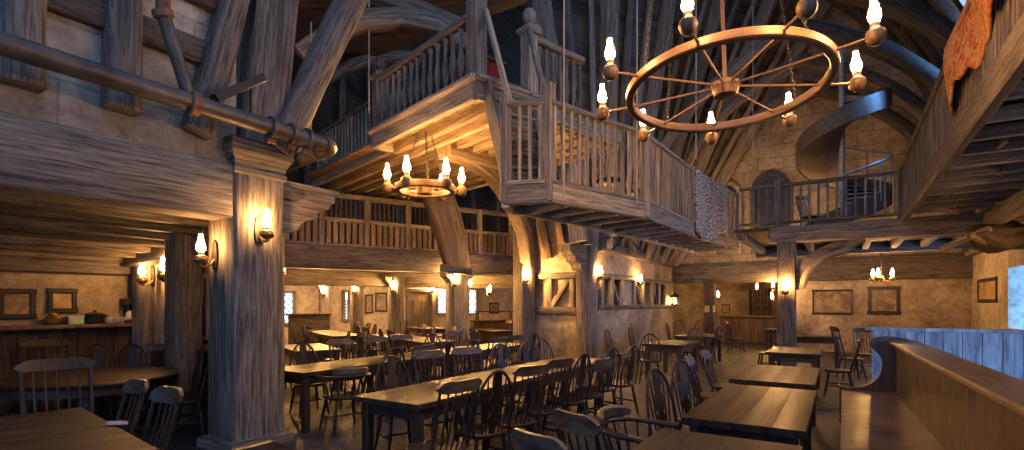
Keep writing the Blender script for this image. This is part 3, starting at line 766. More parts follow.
# steep stair from the platform down to the catwalk
CZ = 3.05
st = thing('steep_stair', 'steep timber stair dropping from the high platform to the catwalk', 'stair', V((.25, 6.8, CZ)))
top0, top1 = KP(.15, -.05), KP(.98, -.05); bot0, bot1 = V((-.02, 6.68, 0)), V((.44, 6.62, 0))
for i in range(8):
    q = (i + .5) / 8
    a, b = bot0.lerp(top0, q), bot1.lerp(top1, q)
    obj('tread', MB().bar(a + Z * (CZ + (PZ - CZ) * q), b + Z * (CZ + (PZ - CZ) * q), .26, .05, Z, .008), GOLD, st)
    obj('riser', MB().bar(a.lerp(top0, .06) + Z * (CZ + (PZ - CZ) * q + .1), b.lerp(top1, .06) + Z * (CZ + (PZ - CZ) * q + .1), .03, .18, Z, .004), BEAM, st)
for a, b in ((bot0, top0), (bot1, top1)):
    obj('stringer', MB().bar(a + Z * (CZ + .02), b + Z * (PZ - .05), .06, .26, Z, .01), BEAM, st)
    obj('handrail', MB().bar(a + Z * (CZ + 1.12), b + Z * (PZ + 1.0), .07, .07, Z, .012), PALE, st)

# catwalk
F0, F1, F2, F3, F4 = [V(p) for p in ((-.09, 6.62, 0), (.475, 6.5, 0), (1.98, 7.75, 0), (3.4, 9.85, 0), (5.25, 12.2, 0))]
B0, B1, B2, B3 = [V(p) for p in ((-.02, 7.1, 0), (1.05, 8.2, 0), (2.55, 10.1, 0), (4.5, 12.8, 0))]
cw = thing('hanging_catwalk', 'long hanging timber catwalk crossing the hall with plain square balusters', 'catwalk', V((2.2, 9, CZ)))
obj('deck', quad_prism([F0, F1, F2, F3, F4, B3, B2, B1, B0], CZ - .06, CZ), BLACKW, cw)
for a, b in ((F0, F1), (F1, F2), (F2, F3), (F3, F4)):
    obj('fascia', MB().bar(a + Z * (CZ - .06), b + Z * (CZ - .06), .09, .24, Z, .012, 6, .004), BEAM if a is F0 else PALE, cw)
for a, b in ((B0, B1), (B1, B2), (B2, B3), (F0, B0)):
    obj('fascia', MB().bar(a + Z * (CZ - .13), b + Z * (CZ - .13), .1, .16, Z, .012, 6, .004), JOISTW, cw)
def lerp_chain(ch, q):
    Ls = [(ch[i + 1] - ch[i]).length for i in range(len(ch) - 1)]; s_ = q * sum(Ls)
    for i, l in enumerate(Ls):
        if s_ <= l or i == len(Ls) - 1: return ch[i].lerp(ch[i + 1], s_ / l)
        s_ -= l
for i in range(15):
    q = (i + .6) / 15
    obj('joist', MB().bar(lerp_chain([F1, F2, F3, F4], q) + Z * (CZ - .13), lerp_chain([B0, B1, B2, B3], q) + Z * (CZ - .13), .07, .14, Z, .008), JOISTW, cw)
run(cw, F0, F1 - V((.06, 0, 0)), CZ, 1.08, .14, square, PALE, hscale=1.1)
run(cw, F1, F2, CZ, 1.08, .155, square, PALE, hscale=1.1)
run(cw, F2, F3, CZ, 1.08, .17, square, PALE, hscale=1.1)
run(cw, F3, F4, CZ, 1.08, .19, square, PALE, hscale=1.1)
for P, w, h in ((F1 + V((-.02, .04, 0)), .15, 1.32), (F2, .13, 1.22), (F3, .11, 1.15), (F4, .13, 1.15), (F0, .1, 1.2)):
    obj('rail_post', MB().bar(P + Z * (CZ - .15), P + Z * (CZ + h), w, w, A, .012), PALE, cw)
# net blanket over the catwalk rail
def net(u, v):
    p = F3.lerp(F4, .0 + u * .72); n = (F4 - F3).normalized().cross(Z)
    s_ = (v - .22) * 1.62; drop = 0 if s_ < 0 else s_
    w = .03 * math.sin(u * 17) + .02 * math.sin(v * 9 + u * 8)
    if s_ < 0: return p - n * (.07 + .02 * math.sin(u * 9)) + Z * (CZ + 1.13 + s_ * 1.2)
    q = min(1, s_ / .06)
    return p + n * (-.06 + .14 * q + w * min(1, s_ * 3)) + Z * (CZ + 1.14 - max(0, s_ - .04) * (1 + .1 * math.sin(u * 6)))
nb = obj('net_blanket', MB().grid(net, 40, 30), LACE)
tag(nb, 'pale knotted net blanket draped over the catwalk railing', 'blanket')
sd = nb.modifiers.new('thickness', 'SOLIDIFY'); sd.thickness = .02

# front balcony and side gallery (right)
MZ = 3.32
mg = thing('upper_balcony', 'upper balcony on a post with plain balusters, spiral stair standing on it', 'balcony', HF(5, 9.9, MZ))
obj('deck', quad_prism([HF(3.3, 9.9), HF(RW, 9.9), HF(RW, 13.9), HF(3.3, 13.9)], MZ - .08, MZ), DARKW, mg)
obj('front_beam', MB().bar(HF(4.1, 9.87, MZ - .2), HF(RW, 9.87, MZ - .2), .3, .36, Z, .02, 8, .005), PALE, mg)
obj('rear_beam', MB().bar(HF(3.3, 13.9, MZ - .2), HF(RW, 13.9, MZ - .2), .24, .3, Z, .02, 8, .005), BEAM, mg)
for i in range(9):
    o = 3.5 + i * .62
    obj('joist', MB().bar(HF(o, 9.9, MZ - .17), HF(o, 13.8, MZ - .17), .14, .18, Z, .012), BEAM, mg)
run(mg, HF(3.45, 9.9), HF(6.45, 9.87), MZ, .92, .165, square, BEAM, .1, .07, hscale=.95)
for o, h in ((4.25, 1.05), (6.47, 1.05)): obj('rail_post', MB().bar(HF(o, 9.87, MZ - .05), HF(o, 9.87, MZ + h), .12, .12, B, .012), BEAM, mg)
MZ0 = MZ; MZ = MZ + .11
sg = thing('side_gallery', 'long side gallery over the bench, its dark joists seen from below', 'gallery', HF(7.5, 5, MZ))
t_n = -.3
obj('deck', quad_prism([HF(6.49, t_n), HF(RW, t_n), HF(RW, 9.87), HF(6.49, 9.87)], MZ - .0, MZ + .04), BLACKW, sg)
obj('fascia', MB().bar(HF(6.5, t_n, MZ - .06), HF(6.5, 9.85, MZ - .06), .1, .3, Z, .015, 10, .004), BEAM, sg)
obj('edge_beam', MB().bar(HF(7.0, t_n, MZ - .26), HF(7.0, 9.7, MZ - .26), .16, .2, Z, .015, 10, .004), BEAM, sg) if False else None
jm = MB().bar(V((0, 0, 0)), B * 2.15, .075, .13, Z, .008).mesh('joist', JOISTW)
t = .1
while t < 9.7:
    o_ = obj('joist', jm, BEAM, sg); o_.location = HF(6.52, t, MZ - .07); t += .65
bm_ = MB().bar(V((0, 0, 0)), A * .32, .05, .13, Z, .008).mesh('bridging', PALE)
for i, t in enumerate((1.0, 2.6, 4.2, 5.8, 7.4, 9.0)):
    o_ = obj('bridging', bm_, PALE, sg); o_.location = HF(6.9 + .3 * (i % 2), t, MZ - .07)
obj('wall_beam', MB().bar(HF(7.75, t_n, MZ - .3), HF(7.75, 9.6, MZ - .3), .2, .26, Z, .02, 10, .006), BEAM, sg)
flat = MB().bar(V((0, 0, 0)), V((0, 0, .86)), .075, .03, V((0, 1, 0)), .005).mesh('baluster', BEAM)
p0, p1 = HF(6.5, t_n), HF(6.5, 9.8); n_ = 74
obj('handrail', MB().bar(p0 + Z * (MZ + .92), p1 + Z * (MZ + .92), .12, .08, Z, .015, 8, .003), BEAM, sg)
for i in range(n_):
    o_ = obj('baluster', flat, BEAM, sg); o_.location = p0.lerp(p1, (i + .5) / n_) + Z * (MZ + .06); o_.rotation_euler = (0, 0, math.atan2(A.y, A.x))
def rug(u, v):
    t = .6 + u * 3.75; p = HF(6.44, t)
    s_ = (v - .25) * 1.15
    sc = 1 + .07 * math.sin(u * 23) + .05 * math.sin(u * 61 + 1)
    if s_ < 0: return HF(6.62, t, MZ + .99 + s_ * .8)
    return HF(6.44 - .02 - .05 * math.sin(u * 14 + v * 3) * min(1, s_ * 3) + max(0, .06 - s_) * 1.5, t, MZ + 1.0 - max(0, s_ - .05) * (.6 + .35 * u) * sc)
rg = obj('tapestry_rug', MB().grid(rug, 60, 26), TAP)
tag(rg, 'orange and red fringed tapestry rug hung over the side gallery railing', 'rug')
sd = rg.modifiers.new('thickness', 'SOLIDIFY'); sd.thickness = .025
MZ = MZ0
obj('strut', MB().bar(pt(942, 249, 9.6), pt(990, 229, 8.9), .1, .1, Z, .015), PALE, sg)
xb = thing('iron_bracing', 'dark iron cross bracing under the catwalk above the half-timbered wall', 'bracing', pt(628, 245, 13.9))
for a_, b_ in (((616, 222), (641, 252)), ((641, 216), (612, 250)), ((606, 238), (650, 237))):
    obj('brace_bar', MB().bar(pt(*a_, 13.9), pt(*b_, 13.9), .06, .05, Z, .008), IRON, xb)
# carved beam ends under the side gallery
P = pt(993, 238, 9.4)
cl_ = thing('carved_beam_end', 'dark lumpy carved log end under the side gallery by the wall', 'log', P)
obj('log', MB().sweep([P + V((1.3, .7, .12)), P + V((.7, .4, .12)), P + V((.2, .1, .05)), P, P - V((.25, .1, -.02)), P - V((.48, .2, -.06)), P - V((.6, .24, -.1))], [(math.cos(2 * PI * j / 14) * (.34 + .03 * math.sin(j * 2.3)), math.sin(2 * PI * j / 14) * .27) for j in range(14)], Z, scale=[1, 1, 1.05, 1, .85, .55, .2], jit=.02), DARKW, cl_, ang_=60)
obj('snout', MB().bar(P + V((-.3, -.2, -.12)), P + V((-.75, -.35, .02)), .1, .09, Z, .03, 3, .01), PALE, cl_)
# right post, brace
rp = thing('timber_post', 'grey timber post holding up the balcony, with a lamp on its face', 'post', HF(4.43, 9.87))
obj('shaft', MB().bar(HF(4.43, 9.87, 0), HF(4.43, 9.87, MZ - .36), .36, .36, A, .02, 8, .005), BEAM, rp, ang_=50)
poly = []
n_ = 10
def bz(p, n_=12):
    a, b, c, d = p
    return [tuple(a[k] * (1 - q) ** 3 + 3 * b[k] * q * (1 - q) ** 2 + 3 * c[k] * q * q * (1 - q) + d[k] * q ** 3 for k in (0, 1)) for q in [i / n_ for i in range(n_ + 1)]]
zt = MZ - .38
low = [(.17, 1.98), (.3, 2.0), (.33, 2.08)] + bz([(.33, 2.1), (.42, 2.45), (.8, 2.66), (1.05, 2.7)]) + [(1.1, 2.76), (1.16, 2.78)] + bz([(1.16, 2.8), (1.2, 2.86), (1.3, 2.9), (1.42, zt)], 5)
polyb = low + [(.95, zt)] + bz([(.95, zt), (.6, 2.8), (.3, 2.62), (.17, 2.4)], 8)
bk_ = thing('curved_bracket', 'curved scalloped bracket between the lamp post and the balcony beam', 'bracket', HF(4.43, 9.87, 2))
obj('bracket_plank', MB().prism(polyb, HF(4.43, 9.87, 0), B, Z, .14), BEAM, bk_, ang_=30)

lowp = [HF(4.43 + o, 9.79, z) for o, z in low]
obj('edge_bead', MB().sweep(lowp, rect(.16, .035, .008), A), PALE, bk_, ang_=60)
# spiral stair
SPc = V((8.47, 13.35, 0)); R_ = 1.03
ss = thing('spiral_stair', 'blue lit metal spiral stair curling up from the balcony', 'spiral stair', SPc + Z * MZ)
obj('centre_pole', MB().lathe([(.09, 0), (.09, .1), (.07, .12), (.07, 5.2), (.1, 5.22), (.1, 5.3), (.02, 5.36)], SPc + Z * MZ, 12), STEEL, ss)
def hx(r, a, z): return SPc + V((math.cos(a) * r, math.sin(a) * r, z))
phi0, zt0, ppi = math.radians(8), 6.98, 1.2
def zof(a): return zt0 - ppi * (phi0 - a) / PI
aN = phi0 - 2 * PI * 1.5
band = MB(); n_ = 80
pts = [hx(R_, phi0 + (aN - phi0) * i / n_, zof(phi0 + (aN - phi0) * i / n_)) for i in range(n_ + 1)]
obj('outer_stringer', band.sweep(pts, rect(.03, .42, .005), Z), STEELD, ss)
for i in range(30):
    a = phi0 - .12 - (phi0 - aN) * i / 30; da = .30
    z = zof(a) - .02
    obj('tread', MB().prism([(.05, -.03), (R_ - .02, -R_ * da / 2), (R_ - .02, R_ * da / 2), (.05, .03)], hx(0, a, z), V((math.cos(a), math.sin(a), 0)), V((-math.sin(a), math.cos(a), 0)), .03), STEEL, ss)
pts = [hx(R_, phi0 + (aN - phi0) * i / n_, zof(phi0 + (aN - phi0) * i / n_) + .95) for i in range(38, n_ + 1)]
obj('handrail', MB().tube(pts, .035, 8), STEEL, ss)
def sof(u, v):
    a = phi0 + (aN - phi0) * u; return hx(.06 + (R_ - .07) * v, a, zof(a) - .2)
obj('soffit', MB().grid(sof, 60, 6), STEELD, ss)
for i in range(7, 12):
    a = phi0 + (aN - phi0) * i / 11
    obj('rail_post', MB().tube([hx(R_, a, zof(a)), hx(R_, a, zof(a) + .95)], .025, 6), STEEL, ss)

# hanging cords
for k, (px, y, z0, z1, lab) in enumerate(((564, 6.2, 2.9, 7.5, 'thin hanging cord passing in front of the catwalk corner post'), (637, 7.3, 3.0, 7.5, 'thin hanging cord beside the catwalk balusters, next to the big lamp wheel'), (311, 7.0, 3.6, 5.4, 'thin cord hanging above the long pipe elbow'),
                               (369, 9.0, 4.9, 6.9, 'thin pale cord hanging in front of the dark roof timbers'), (753, 10.5, 4.2, 7.6, 'thin cord hanging in front of the stone gable'), (696, 9.4, 4.2, 7.6, 'thin cord hanging near the net blanket'))):
    P = pt(px, 303, y); P.z = 0
    c = obj('hanging_rope', MB().tube([P + Z * z0, P + Z * z1], .011, 6), ROPE); tag(c, lab, 'rope')

# ------------------------------------------------------------------ pipes
PP = [V((-5.1, 1.35, 3.47)), V((-2.2, 6.05, 3.47))]
pd = (PP[1] - PP[0]).normalized(); ppd = V((-B.x, -B.y, 0))
pi = thing('long_pipe', 'long aged metal pipe running along the timber beam to an elbow', 'pipe', PP[1])
e0 = PP[1]
elb = [e0 + pd * .02 * i for i in (0,)] + [e0 + pd * .16 * math.sin(a) + ppd * .16 * (1 - math.cos(a)) for a in [PI / 2 * i / 8 for i in range(1, 9)]]
obj('pipe_run', MB().tube([PP[0], PP[1]], .085, 16), PIPE, pi)
obj('elbow', MB().tube(elb, .1, 16), PIPE, pi)
e1 = elb[-1]
obj('return_pipe', MB().tube([e1, e1 + ppd * 2.4 - Z * .24], .085, 16), PIPE, pi)
def ring(P, d, r, w, par, m=PIPE): return obj('flange', MB().lathe([(r * .8, -w), (r, -w * .8), (r, w * .8), (r * .8, w)], P, 16, d), m, par)
for px in (193, 271, 291, 307):
    s = on(PP[0], pd, px); ring(PP[0] + pd * s, pd, .118, .03 if px > 200 else .045, pi, RUST if px < 200 else PIPE)
ring(e1 + ppd * .12, ppd, .12, .03, pi); ring(e1 + ppd * .5, ppd, .115, .03, pi)
for px in (271, 291, 307):
    s = on(PP[0], pd, px); obj('bolt', MB().lathe([(.01, -.05), (.028, -.05), (.028, .05), (.01, .05)], PP[0] + pd * s - Z * .14, 8, pd), RUST, pi)
s = on(PP[0], pd, 189); b0 = PP[0] + pd * s
br0 = b0 + Z * .06
bt = pt(163, 14, b0.y - .2)
bp_ = thing('branch_pipe', 'thinner rusty pipe rising from the long pipe clamp', 'pipe', b0)
obj('lower_pipe', MB().tube([br0, bt], .058, 12), PIPE, bp_)
d_ = (bt - br0).normalized(); ring(bt, d_, .085, .035, bp_, RUST)
obj('upper_pipe', MB().tube([bt, bt + V((.03, -.02, 1)) * 1.3], .058, 12), RUST, bp_)
ib = thing('iron_bracket', 'flat black iron bracket arm fixed beside the pillar head', 'bracket', pt(256, 80, 5.6))
obj('arm', MB().bar(pt(214, 99, 5.0), pt(262, 78, 5.4), .12, .085, Z, .01), IRON, ib)
obj('hanger_rod', MB().bar(pt(251, 82, 5.3), pt(251, 118, 5.3), .03, .025, A, .004), IRON, ib)

# ------------------------------------------------------------------ lamps
bulb_prof = [(.006, 0), (.03, .008), (.044, .03), (.047, .05), (.04, .085), (.028, .12), (.022, .15), (.02, .19), (.004, .2)]
chim_prof = [(.03, 0), (.034, .01), (.052, .045), (.056, .075), (.046, .12), (.033, .165), (.028, .24), (.03, .26)]
flame_me = MB().lathe(bulb_prof, seg=12).mesh('flame', FLAME, 60)
flamec_me = MB().lathe(bulb_prof, seg=12).mesh('flame', FLAMEC, 60)
flamem_me = MB().lathe(bulb_prof, seg=12).mesh('flame', FLAMEM, 60)
flames_me = MB().lathe(bulb_prof, seg=12).mesh('flame', FLAMES, 60)
flamew_me = MB().lathe(bulb_prof, seg=12).mesh('flame', FLAMEW, 60)
chim_m = MB()
chim_m.lathe(chim_prof, seg=16); chim_m.f = chim_m.f[:-2]; chim_m.uv = chim_m.uv[:-2]
chim_me = chim_m.mesh('glass_chimney', GLASS, 70)
font_me = MB().lathe([(.015, -.13), (.035, -.125), (.02, -.11), (.03, -.1), (.07, -.075), (.082, -.045), (.07, -.015), (.035, 0), (.036, .02), (.03, .03)], seg=16).mesh('lamp_font', BRASS, 50)
def lamp_body(P, par, fl):
    f = obj('lamp_font', font_me, None, par); f.location = P; LOC[f] = V(P)
    for nm, me, dz in (('glass_chimney', chim_me, .02), ('flame', fl, .03)):
        o = obj(nm, me, None, f); o.location = P + Z * dz
def sconce(label, P, n, fl=None, group=None):
    """P: flame base, n: horizontal direction out of the wall"""
    n = V(n).normalized(); t = thing('wall_lamp', label, 'lamp', P, group)
    back = P - n * .15
    obj('back_plate', MB().prism([(-.04, -.14), (.04, -.14), (.055, -.02), (.04, .14), (0, .18), (-.04, .14), (-.055, -.02)], back, n.cross(Z), Z, .02), IRON, t)
    obj('arm', MB().tube([back - Z * .04, back - Z * .1 + n * .05, P - Z * .13 + n * -.03, P - Z * .11], .012, 8), BRASS, t)
    lamp_body(P, t, fl or flame_me)
    return t
T1n = -T2
pr = HF(0, .27)
sconce('lit oil lamp on the lamp-side face of the massive pillar', V((pr.x, pr.y, 2.42)) + B * .15, B)
q = HF(-.40, 0, 2.14) - A * .15; sconce('lit oil lamp with tall chimney on the shaded face of the massive pillar', q, -A, flames_me)
sconce('small lit lamp beside the narrow dark mirror', HF(-4.2 + u1 - .06, .56, 2.16), -A, flames_me)
sconce('lit oil lamp on the worn grey post in the dim side room', pt(163, 273, 7.25), V((-.6, -.8, 0)), flames_me)
sconce('lit oil lamp above the coffee maker in the dim side room', pt(142, 277, 7.75), -A, flames_me)
def wl_at(px, py, P, n, label): 
    y = P.y; sconce(label, V(((px - HX) / F * y, y, H + (HY - py) / F * y)), n, flamew_me if n is T1n else flamem_me)
wl_at(283, 273, WG(-2.9, 1.2), T1n, 'lamp glowing just past the pillar, above the small leaded window')
wl_at(323, 293, pt(325, 303, 17.95), T1n, 'lamp on the far post near the small dark counter screen')
wl_at(354, 291, pt(357, 303, 17.35), T1n, 'lamp on the far post beside the tall narrow window')
wl_at(393, 289, pt(396, 303, 16.72), T1n, 'lamp on the far post before the wall with framed pictures')
s = wingx(433); wl_at(433, 290, WG(s, 7.2), T1n, 'lamp between the plank door and the leaded window')
wl_at(455, 283, pt(457, 303, 14.25), T1n, 'brightest lamp at the foot of the leaning cruck timber')
wl_at(470, 286, pt(470, 303, 18.0), T1n, 'small far lamp next to the paired leaded windows')
wl_at(490, 292, pt(490, 303, 17.5), T1n, 'far lamp above the dark sideboard')
wl_at(526, 279, pt(526, 303, 14.25), T1n, 'lamp on the tall golden post under the stair landing')
q = HF(.12, 9.72); wl_at(601, 275, q, B, 'lamp on the corner post of the half-timbered wall')
q = HF(.12, 13.0); wl_at(641, 282, q, B, 'lamp on the half-timbered wall near the bar opening')
wl_at(785, 290, HF(4.4, 9.54), -A, 'lamp on the face of the balcony post')
wl_at(773, 287, HF(3.75, BT - .2), -A, 'upper of two lamps behind the balcony post')
wl_at(772, 299, HF(3.6, BT - .2), -A, 'lower of two lamps behind the balcony post')

def chandelier(label, P, R, n, a0, rho, s, ztop, fl, chains=(0, 90, 180, 270), rod=True):
    t = thing('wheel_chandelier', label, 'chandelier', P)
    w, h = .075 * s, .085 * s
    rim = [P + V((math.cos(2 * PI * i / 64) * R, math.sin(2 * PI * i / 64) * R, 0)) for i in range(64)]
    obj('wheel_rim', MB().sweep(rim, rect(w, h, .008), Z, closed=True), WHEEL, t)
    obj('hub', MB().lathe([(.05 * s, -.075 * s), (.1 * s, -.07 * s), (.11 * s, -.05 * s), (.12 * s, 0), (.13 * s, .01 * s), (.13 * s, .05 * s), (.09 * s, .06 * s), (.03 * s, .08 * s)], P, 20), WHEEL, t)
    if rod: obj('rod', MB().tube([P, V((P.x, P.y, ztop))], .02 * s, 8), WHEEL, t)
    sp_ = MB().tube([V((.1 * s, 0, .02)), V((R, 0, 0))], .011 * s, 6).mesh('spoke', WHEEL)
    for i in range(n):
        o = obj('spoke', sp_, None, t); o.location = P; o.rotation_euler = (0, 0, math.radians(a0 + 360 / n * i))
    ball = MB().lathe([(.01, -.075), (.04, -.068), (.064, -.04), (.074, 0), (.066, .035), (.04, .06), (.034, .075), (.034, .1), (.03, .11)], seg=16)
    ball.v = [tuple(c * s for c in v) for v in ball.v]; ball = ball.mesh('lamp_ball', WHEEL, 50)
    arm = MB().tube([V((R - .03 * s, 0, 0)), V((rho, 0, 0))], .013 * s, 6).mesh('lamp_arm', WHEEL)
    for i in range(n):
        a = math.radians(a0 + 360 / n * i); q = P + V((math.cos(a) * rho, math.sin(a) * rho, 0))
        o = obj('lamp_arm', arm, None, t); o.location = P; o.rotation_euler = (0, 0, a)
        b = obj('lamp_ball', ball, None, t); b.location = q
        LOC[b] = V(q)
        for nm, me, dz in (('glass_chimney', chim_me, .1), ('flame', fl, .12)):
            c = obj(nm, me, None, b); c.location = q + Z * dz * s; c.scale = (s,) * 3
    lk = [(math.cos(2 * PI * j / 10) * .014 * s, math.sin(2 * PI * j / 10) * .026 * s) for j in range(10)]
    for k, a in enumerate(chains):
        a = math.radians(a); p0 = P + V((math.cos(a) * R, math.sin(a) * R, .04 * s)); p1 = V((P.x + math.cos(a) * R * .25, P.y + math.sin(a) * R * .25, ztop))
        d = p1 - p0; m_ = MB(); L_ = d.length; st_ = .042 * s; nn = min(70, int(L_ / st_)); d.normalize()
        x = d.orthogonal().normalized(); y = d.cross(x)
        for i in range(nn):
            c = p0 + d * st_ * (i + .5); e = x if i % 2 else y
            m_.tube([c + e * u_ + d * w_ for u_, w_ in lk], .005 * s, 5, closed=True)
        obj('chain', m_, IRON, t)
    return t
WHEEL = wood('oak_wheel_wood', (.13, .065, .028), (.3, .17, .075), 'UV', (.9, 12, 12), .5, .4, .2)
c1 = V((1.6, 3.9, 3.225))
big_wheel = chandelier('huge wheel chandelier of nine lamps hanging in front of the catwalk', c1, .70, 9, 155, .94, .78, 7.5, flamec_me, chains=(200, 290, 20, 110))
big_wheel.rotation_euler = (math.radians(-5), 0, 0)
c2 = pt(425, 189, 8.5)
chandelier('small wheel chandelier of six lamps hanging under the high platform', c2, .45, 6, 12, .6, 1.2, PZ - .3, flame_me, chains=(45, 165, 285), rod=False)
# small pendant
P = pt(881, 277, 14.2)
pn = thing('pendant_lamp', 'three-light brass pendant hanging before the framed painting under the balcony', 'lamp', P)
obj('rod', MB().tube([P, V((P.x, P.y, 3.3))], .015, 6), IRON, pn)
obj('centre_boss', MB().lathe([(.01, -.14), (.04, -.1), (.07, -.04), (.05, .03), (.02, .06)], P, 12), BRASS, pn)
for i in range(3):
    a = math.radians(100 + 120 * i); q = P + V((math.cos(a) * .26, math.sin(a) * .26, 0))
    obj('arm', MB().tube([P - Z * .05, P.lerp(q, .5) - Z * .12, q - Z * .1], .012, 6), BRASS, pn)
    lamp_body(q, pn, flame_me)
# lantern and lamp in the bar
P = pt(675, 301, 19.6)
ln = thing('hanging_lantern', 'amber lantern hanging in the dark bar opening', 'lantern', P)
obj('hanger_rod', MB().tube([P + Z * .2, V((P.x, P.y, 2.95))], .012, 6), IRON, ln)
obj('lantern_roof', MB().lathe([(.2, .14), (.16, .2), (.05, .28), (.02, .32)], P, 8), IRON, ln)
obj('lantern_base', MB().lathe([(.12, -.17), (.15, -.15), (.15, -.12)], P, 8), IRON, ln)
for i in range(4):
    a = PI / 4 + PI / 2 * i; obj('corner_bar', MB().tube([P + V((math.cos(a) * .14, math.sin(a) * .14, -.13)), P + V((math.cos(a) * .16, math.sin(a) * .16, .16))], .012, 5), IRON, ln)
o = obj('flame', flame_me, None, ln); o.location = P - Z * .1
sconce('added wall lamp on the window wall under the side gallery, beyond the picture edge', HF(8.55, 4.8, 2.3), -B, flames_me)  # unseen lamp, put in to light the gallery joists and bench
sconce('second added wall lamp on the window wall under the side gallery, nearer the back corner', HF(8.55, 8.4, 2.3), -B, flames_me)  # also added out of view, for the gallery underside
sconce('small lamp above the notices in the bar', pt(718, 297, 20.4), -A)
sconce('lamp lighting the bottle shelves in the bar', pt(757, 289, 20.9) , -A)
# ------------------------------------------------------------------ pictures and small things
def picture(label, P, n, w, h, mat, fw=.07, fm=None, tilt=0):
    n = V(n).normalized(); x = n.cross(Z) * -1
    t = thing('framed_picture', label, 'picture', P)
    for a, b in (((-w / 2, h / 2), (w / 2, h / 2)), ((-w / 2, -h / 2), (w / 2, -h / 2))):
        obj('frame_rail', MB().bar(P + x * (a[0] - fw) + Z * a[1], P + x * (b[0] + fw) + Z * b[1], .05, fw * 1.2, Z, .012), fm or FRAMEW, t)
    for s_ in (-1, 1):
        obj('frame_stile', MB().bar(P + x * s_ * (w / 2 + fw * .3) - Z * h / 2, P + x * s_ * (w / 2 + fw * .3) + Z * h / 2, fw, .05, n, .012), fm or FRAMEW, t)
    obj('canvas', MB().bar(P - n * .005 - Z * h / 2, P - n * .005 + Z * h / 2, w, .015, n, .001), mat, t)
    return t
def pic_on(label, P0, D, n, px0, px1, py0, py1, mat, **k):
    s0, s1 = on(P0, D, px0), on(P0, D, px1); a, b = P0 + D * s0, P0 + D * s1; m_ = (a + b) / 2
    z1, z0 = H + (HY - py0) / F * m_.y, H + (HY - py1) / F * m_.y
    m_.z = (z0 + z1) / 2
    fw = k.pop('fw', .06)
    return picture(label, m_ + V(n) * .02, n, abs(s1 - s0) - fw * 2, z1 - z0 - fw * 2, mat, fw=fw, **k)
q = HF(-4.2, 0)
pic_on('large dark-framed picture at the end of the side room counter', q, A, B, -4, 36, 287, 321, ART)
pic_on('smaller dark-framed landscape beside the jars on the side room counter', q, A, B, 46, 77, 287, 315, ARTG)
q = HF(0, BT)
pic_on('long low brown painting on the plaster wall behind the balcony post', q, B, -A, 812, 853, 289, 315, ART, fw=.05)
pic_on('golden painting in a heavy dark frame behind the three-light pendant', q, B, -A, 867, 901, 285, 316, ART, fw=.1)
q = HF(RW, 0)
pic_on('framed golden picture on the window wall under the carved log', q, A, -B, 979, 998, 277, 304, ARTG, fw=.08)
q = WG(0, 7.45)
pic_on('framed picture left of two on the far white plaster wall', q, T1, -T2, 365, 373, 294, 314, ART, fw=.05)
pic_on('broader framed picture on the far white plaster wall', q, T1, -T2, 375, 387, 292, 312, ART, fw=.05)
pic_on('framed picture above the far dark sideboard', q, T1, -T2, 489, 499, 302, 314, ART, fw=.05)
P = pt(707, 303, 19.0)
for k, (px, py, lab) in enumerate(((707, 309, 'yellow notice pinned to the dark bar post'), (714, 309, 'narrow yellow notice on the edge of the dark bar post'))):
    q = pt(px, py, 19.02); o = obj('paper_notice', MB().bar(q - Z * .12, q + Z * .12, .17 if k == 0 else .08, .008, A, .001), YELP); tag(o, lab, 'notice')
q = HF(0, BT + 6 - .02)
pic_on('small framed picture on the bar wall behind the dark post', q, B, -A, 722, 730, 304, 313, ARTG, fw=.03)

# on the side room counter
def ctr(px, y=None):
    q = HF(-4.05, 0); s_ = on(q, A, px); p = q + A * s_; p.z = 1.31; return p
p = ctr(53); t = thing('copper_jar', 'round copper jar beneath the smaller landscape picture', 'jar', p)
obj('jar_body', MB().lathe([(.05, 0), (.09, .03), (.1, .08), (.07, .13), (.05, .14)], p, 16), BRASS, t); obj('jar_lid', MB().lathe([(.055, .14), (.05, .16), (.015, .17), (.02, .19), (.005, .2)], p, 14), BRASS, t)
p = ctr(61); t = thing('short_tumbler', 'dark tumbler beside the copper jar', 'tumbler', p); obj('tumbler_body', MB().lathe([(.035, 0), (.045, .02), (.05, .1), (.046, .1), (.04, .02)], p, 14), BLACK, t)
p = ctr(75); t = thing('card_box', 'pale green card box standing on the side room counter', 'box', p)
obj('box_body', MB().bar(p + A * -.09 + Z * .055, p + A * .09 + Z * .055, .12, .11, Z, .004), GREENB, t); obj('box_lid', MB().bar(p + A * -.095 + Z * .115, p + A * .095 + Z * .115, .13, .02, Z, .004), WHITEC, t)
p = ctr(95); t = thing('cooking_pot', 'black cooking pot on the side room counter', 'pot', p)
obj('pot_body', MB().lathe([(.1, 0), (.13, .02), (.135, .13), (.14, .14), (.125, .14)], p, 20), BLACK, t)
obj('pot_lid', MB().lathe([(.138, .14), (.1, .16), (.02, .175), (.025, .2), (.01, .205)], p, 20), BLACK, t)
for s_ in (-1, 1): obj('handle', MB().tube([p + A * s_ * .13 + Z * .1 + B * .03, p + A * s_ * .18 + Z * .11, p + A * s_ * .13 + Z * .1 - B * .03], .01, 6), BLACK, t)
bowl = None
for k, (px, lab) in enumerate(((107, 'cream bowl next to the black pot'), (115, 'cream bowl in the middle of three on the counter'), (123, 'cream bowl nearest the coffee maker'))):
    p = ctr(px); o = obj('cream_bowl', MB().lathe([(.04, 0), (.05, .01), (.09, .06), (.1, .09), (.095, .09), (.05, .02), (.01, .015)], p, 16), WHITEC); tag(o, lab, 'bowl', 'cream bowls on the counter')
p = ctr(130); t = thing('coffee_maker', 'tall black coffee maker at the end of the side room counter', 'coffee maker', p)
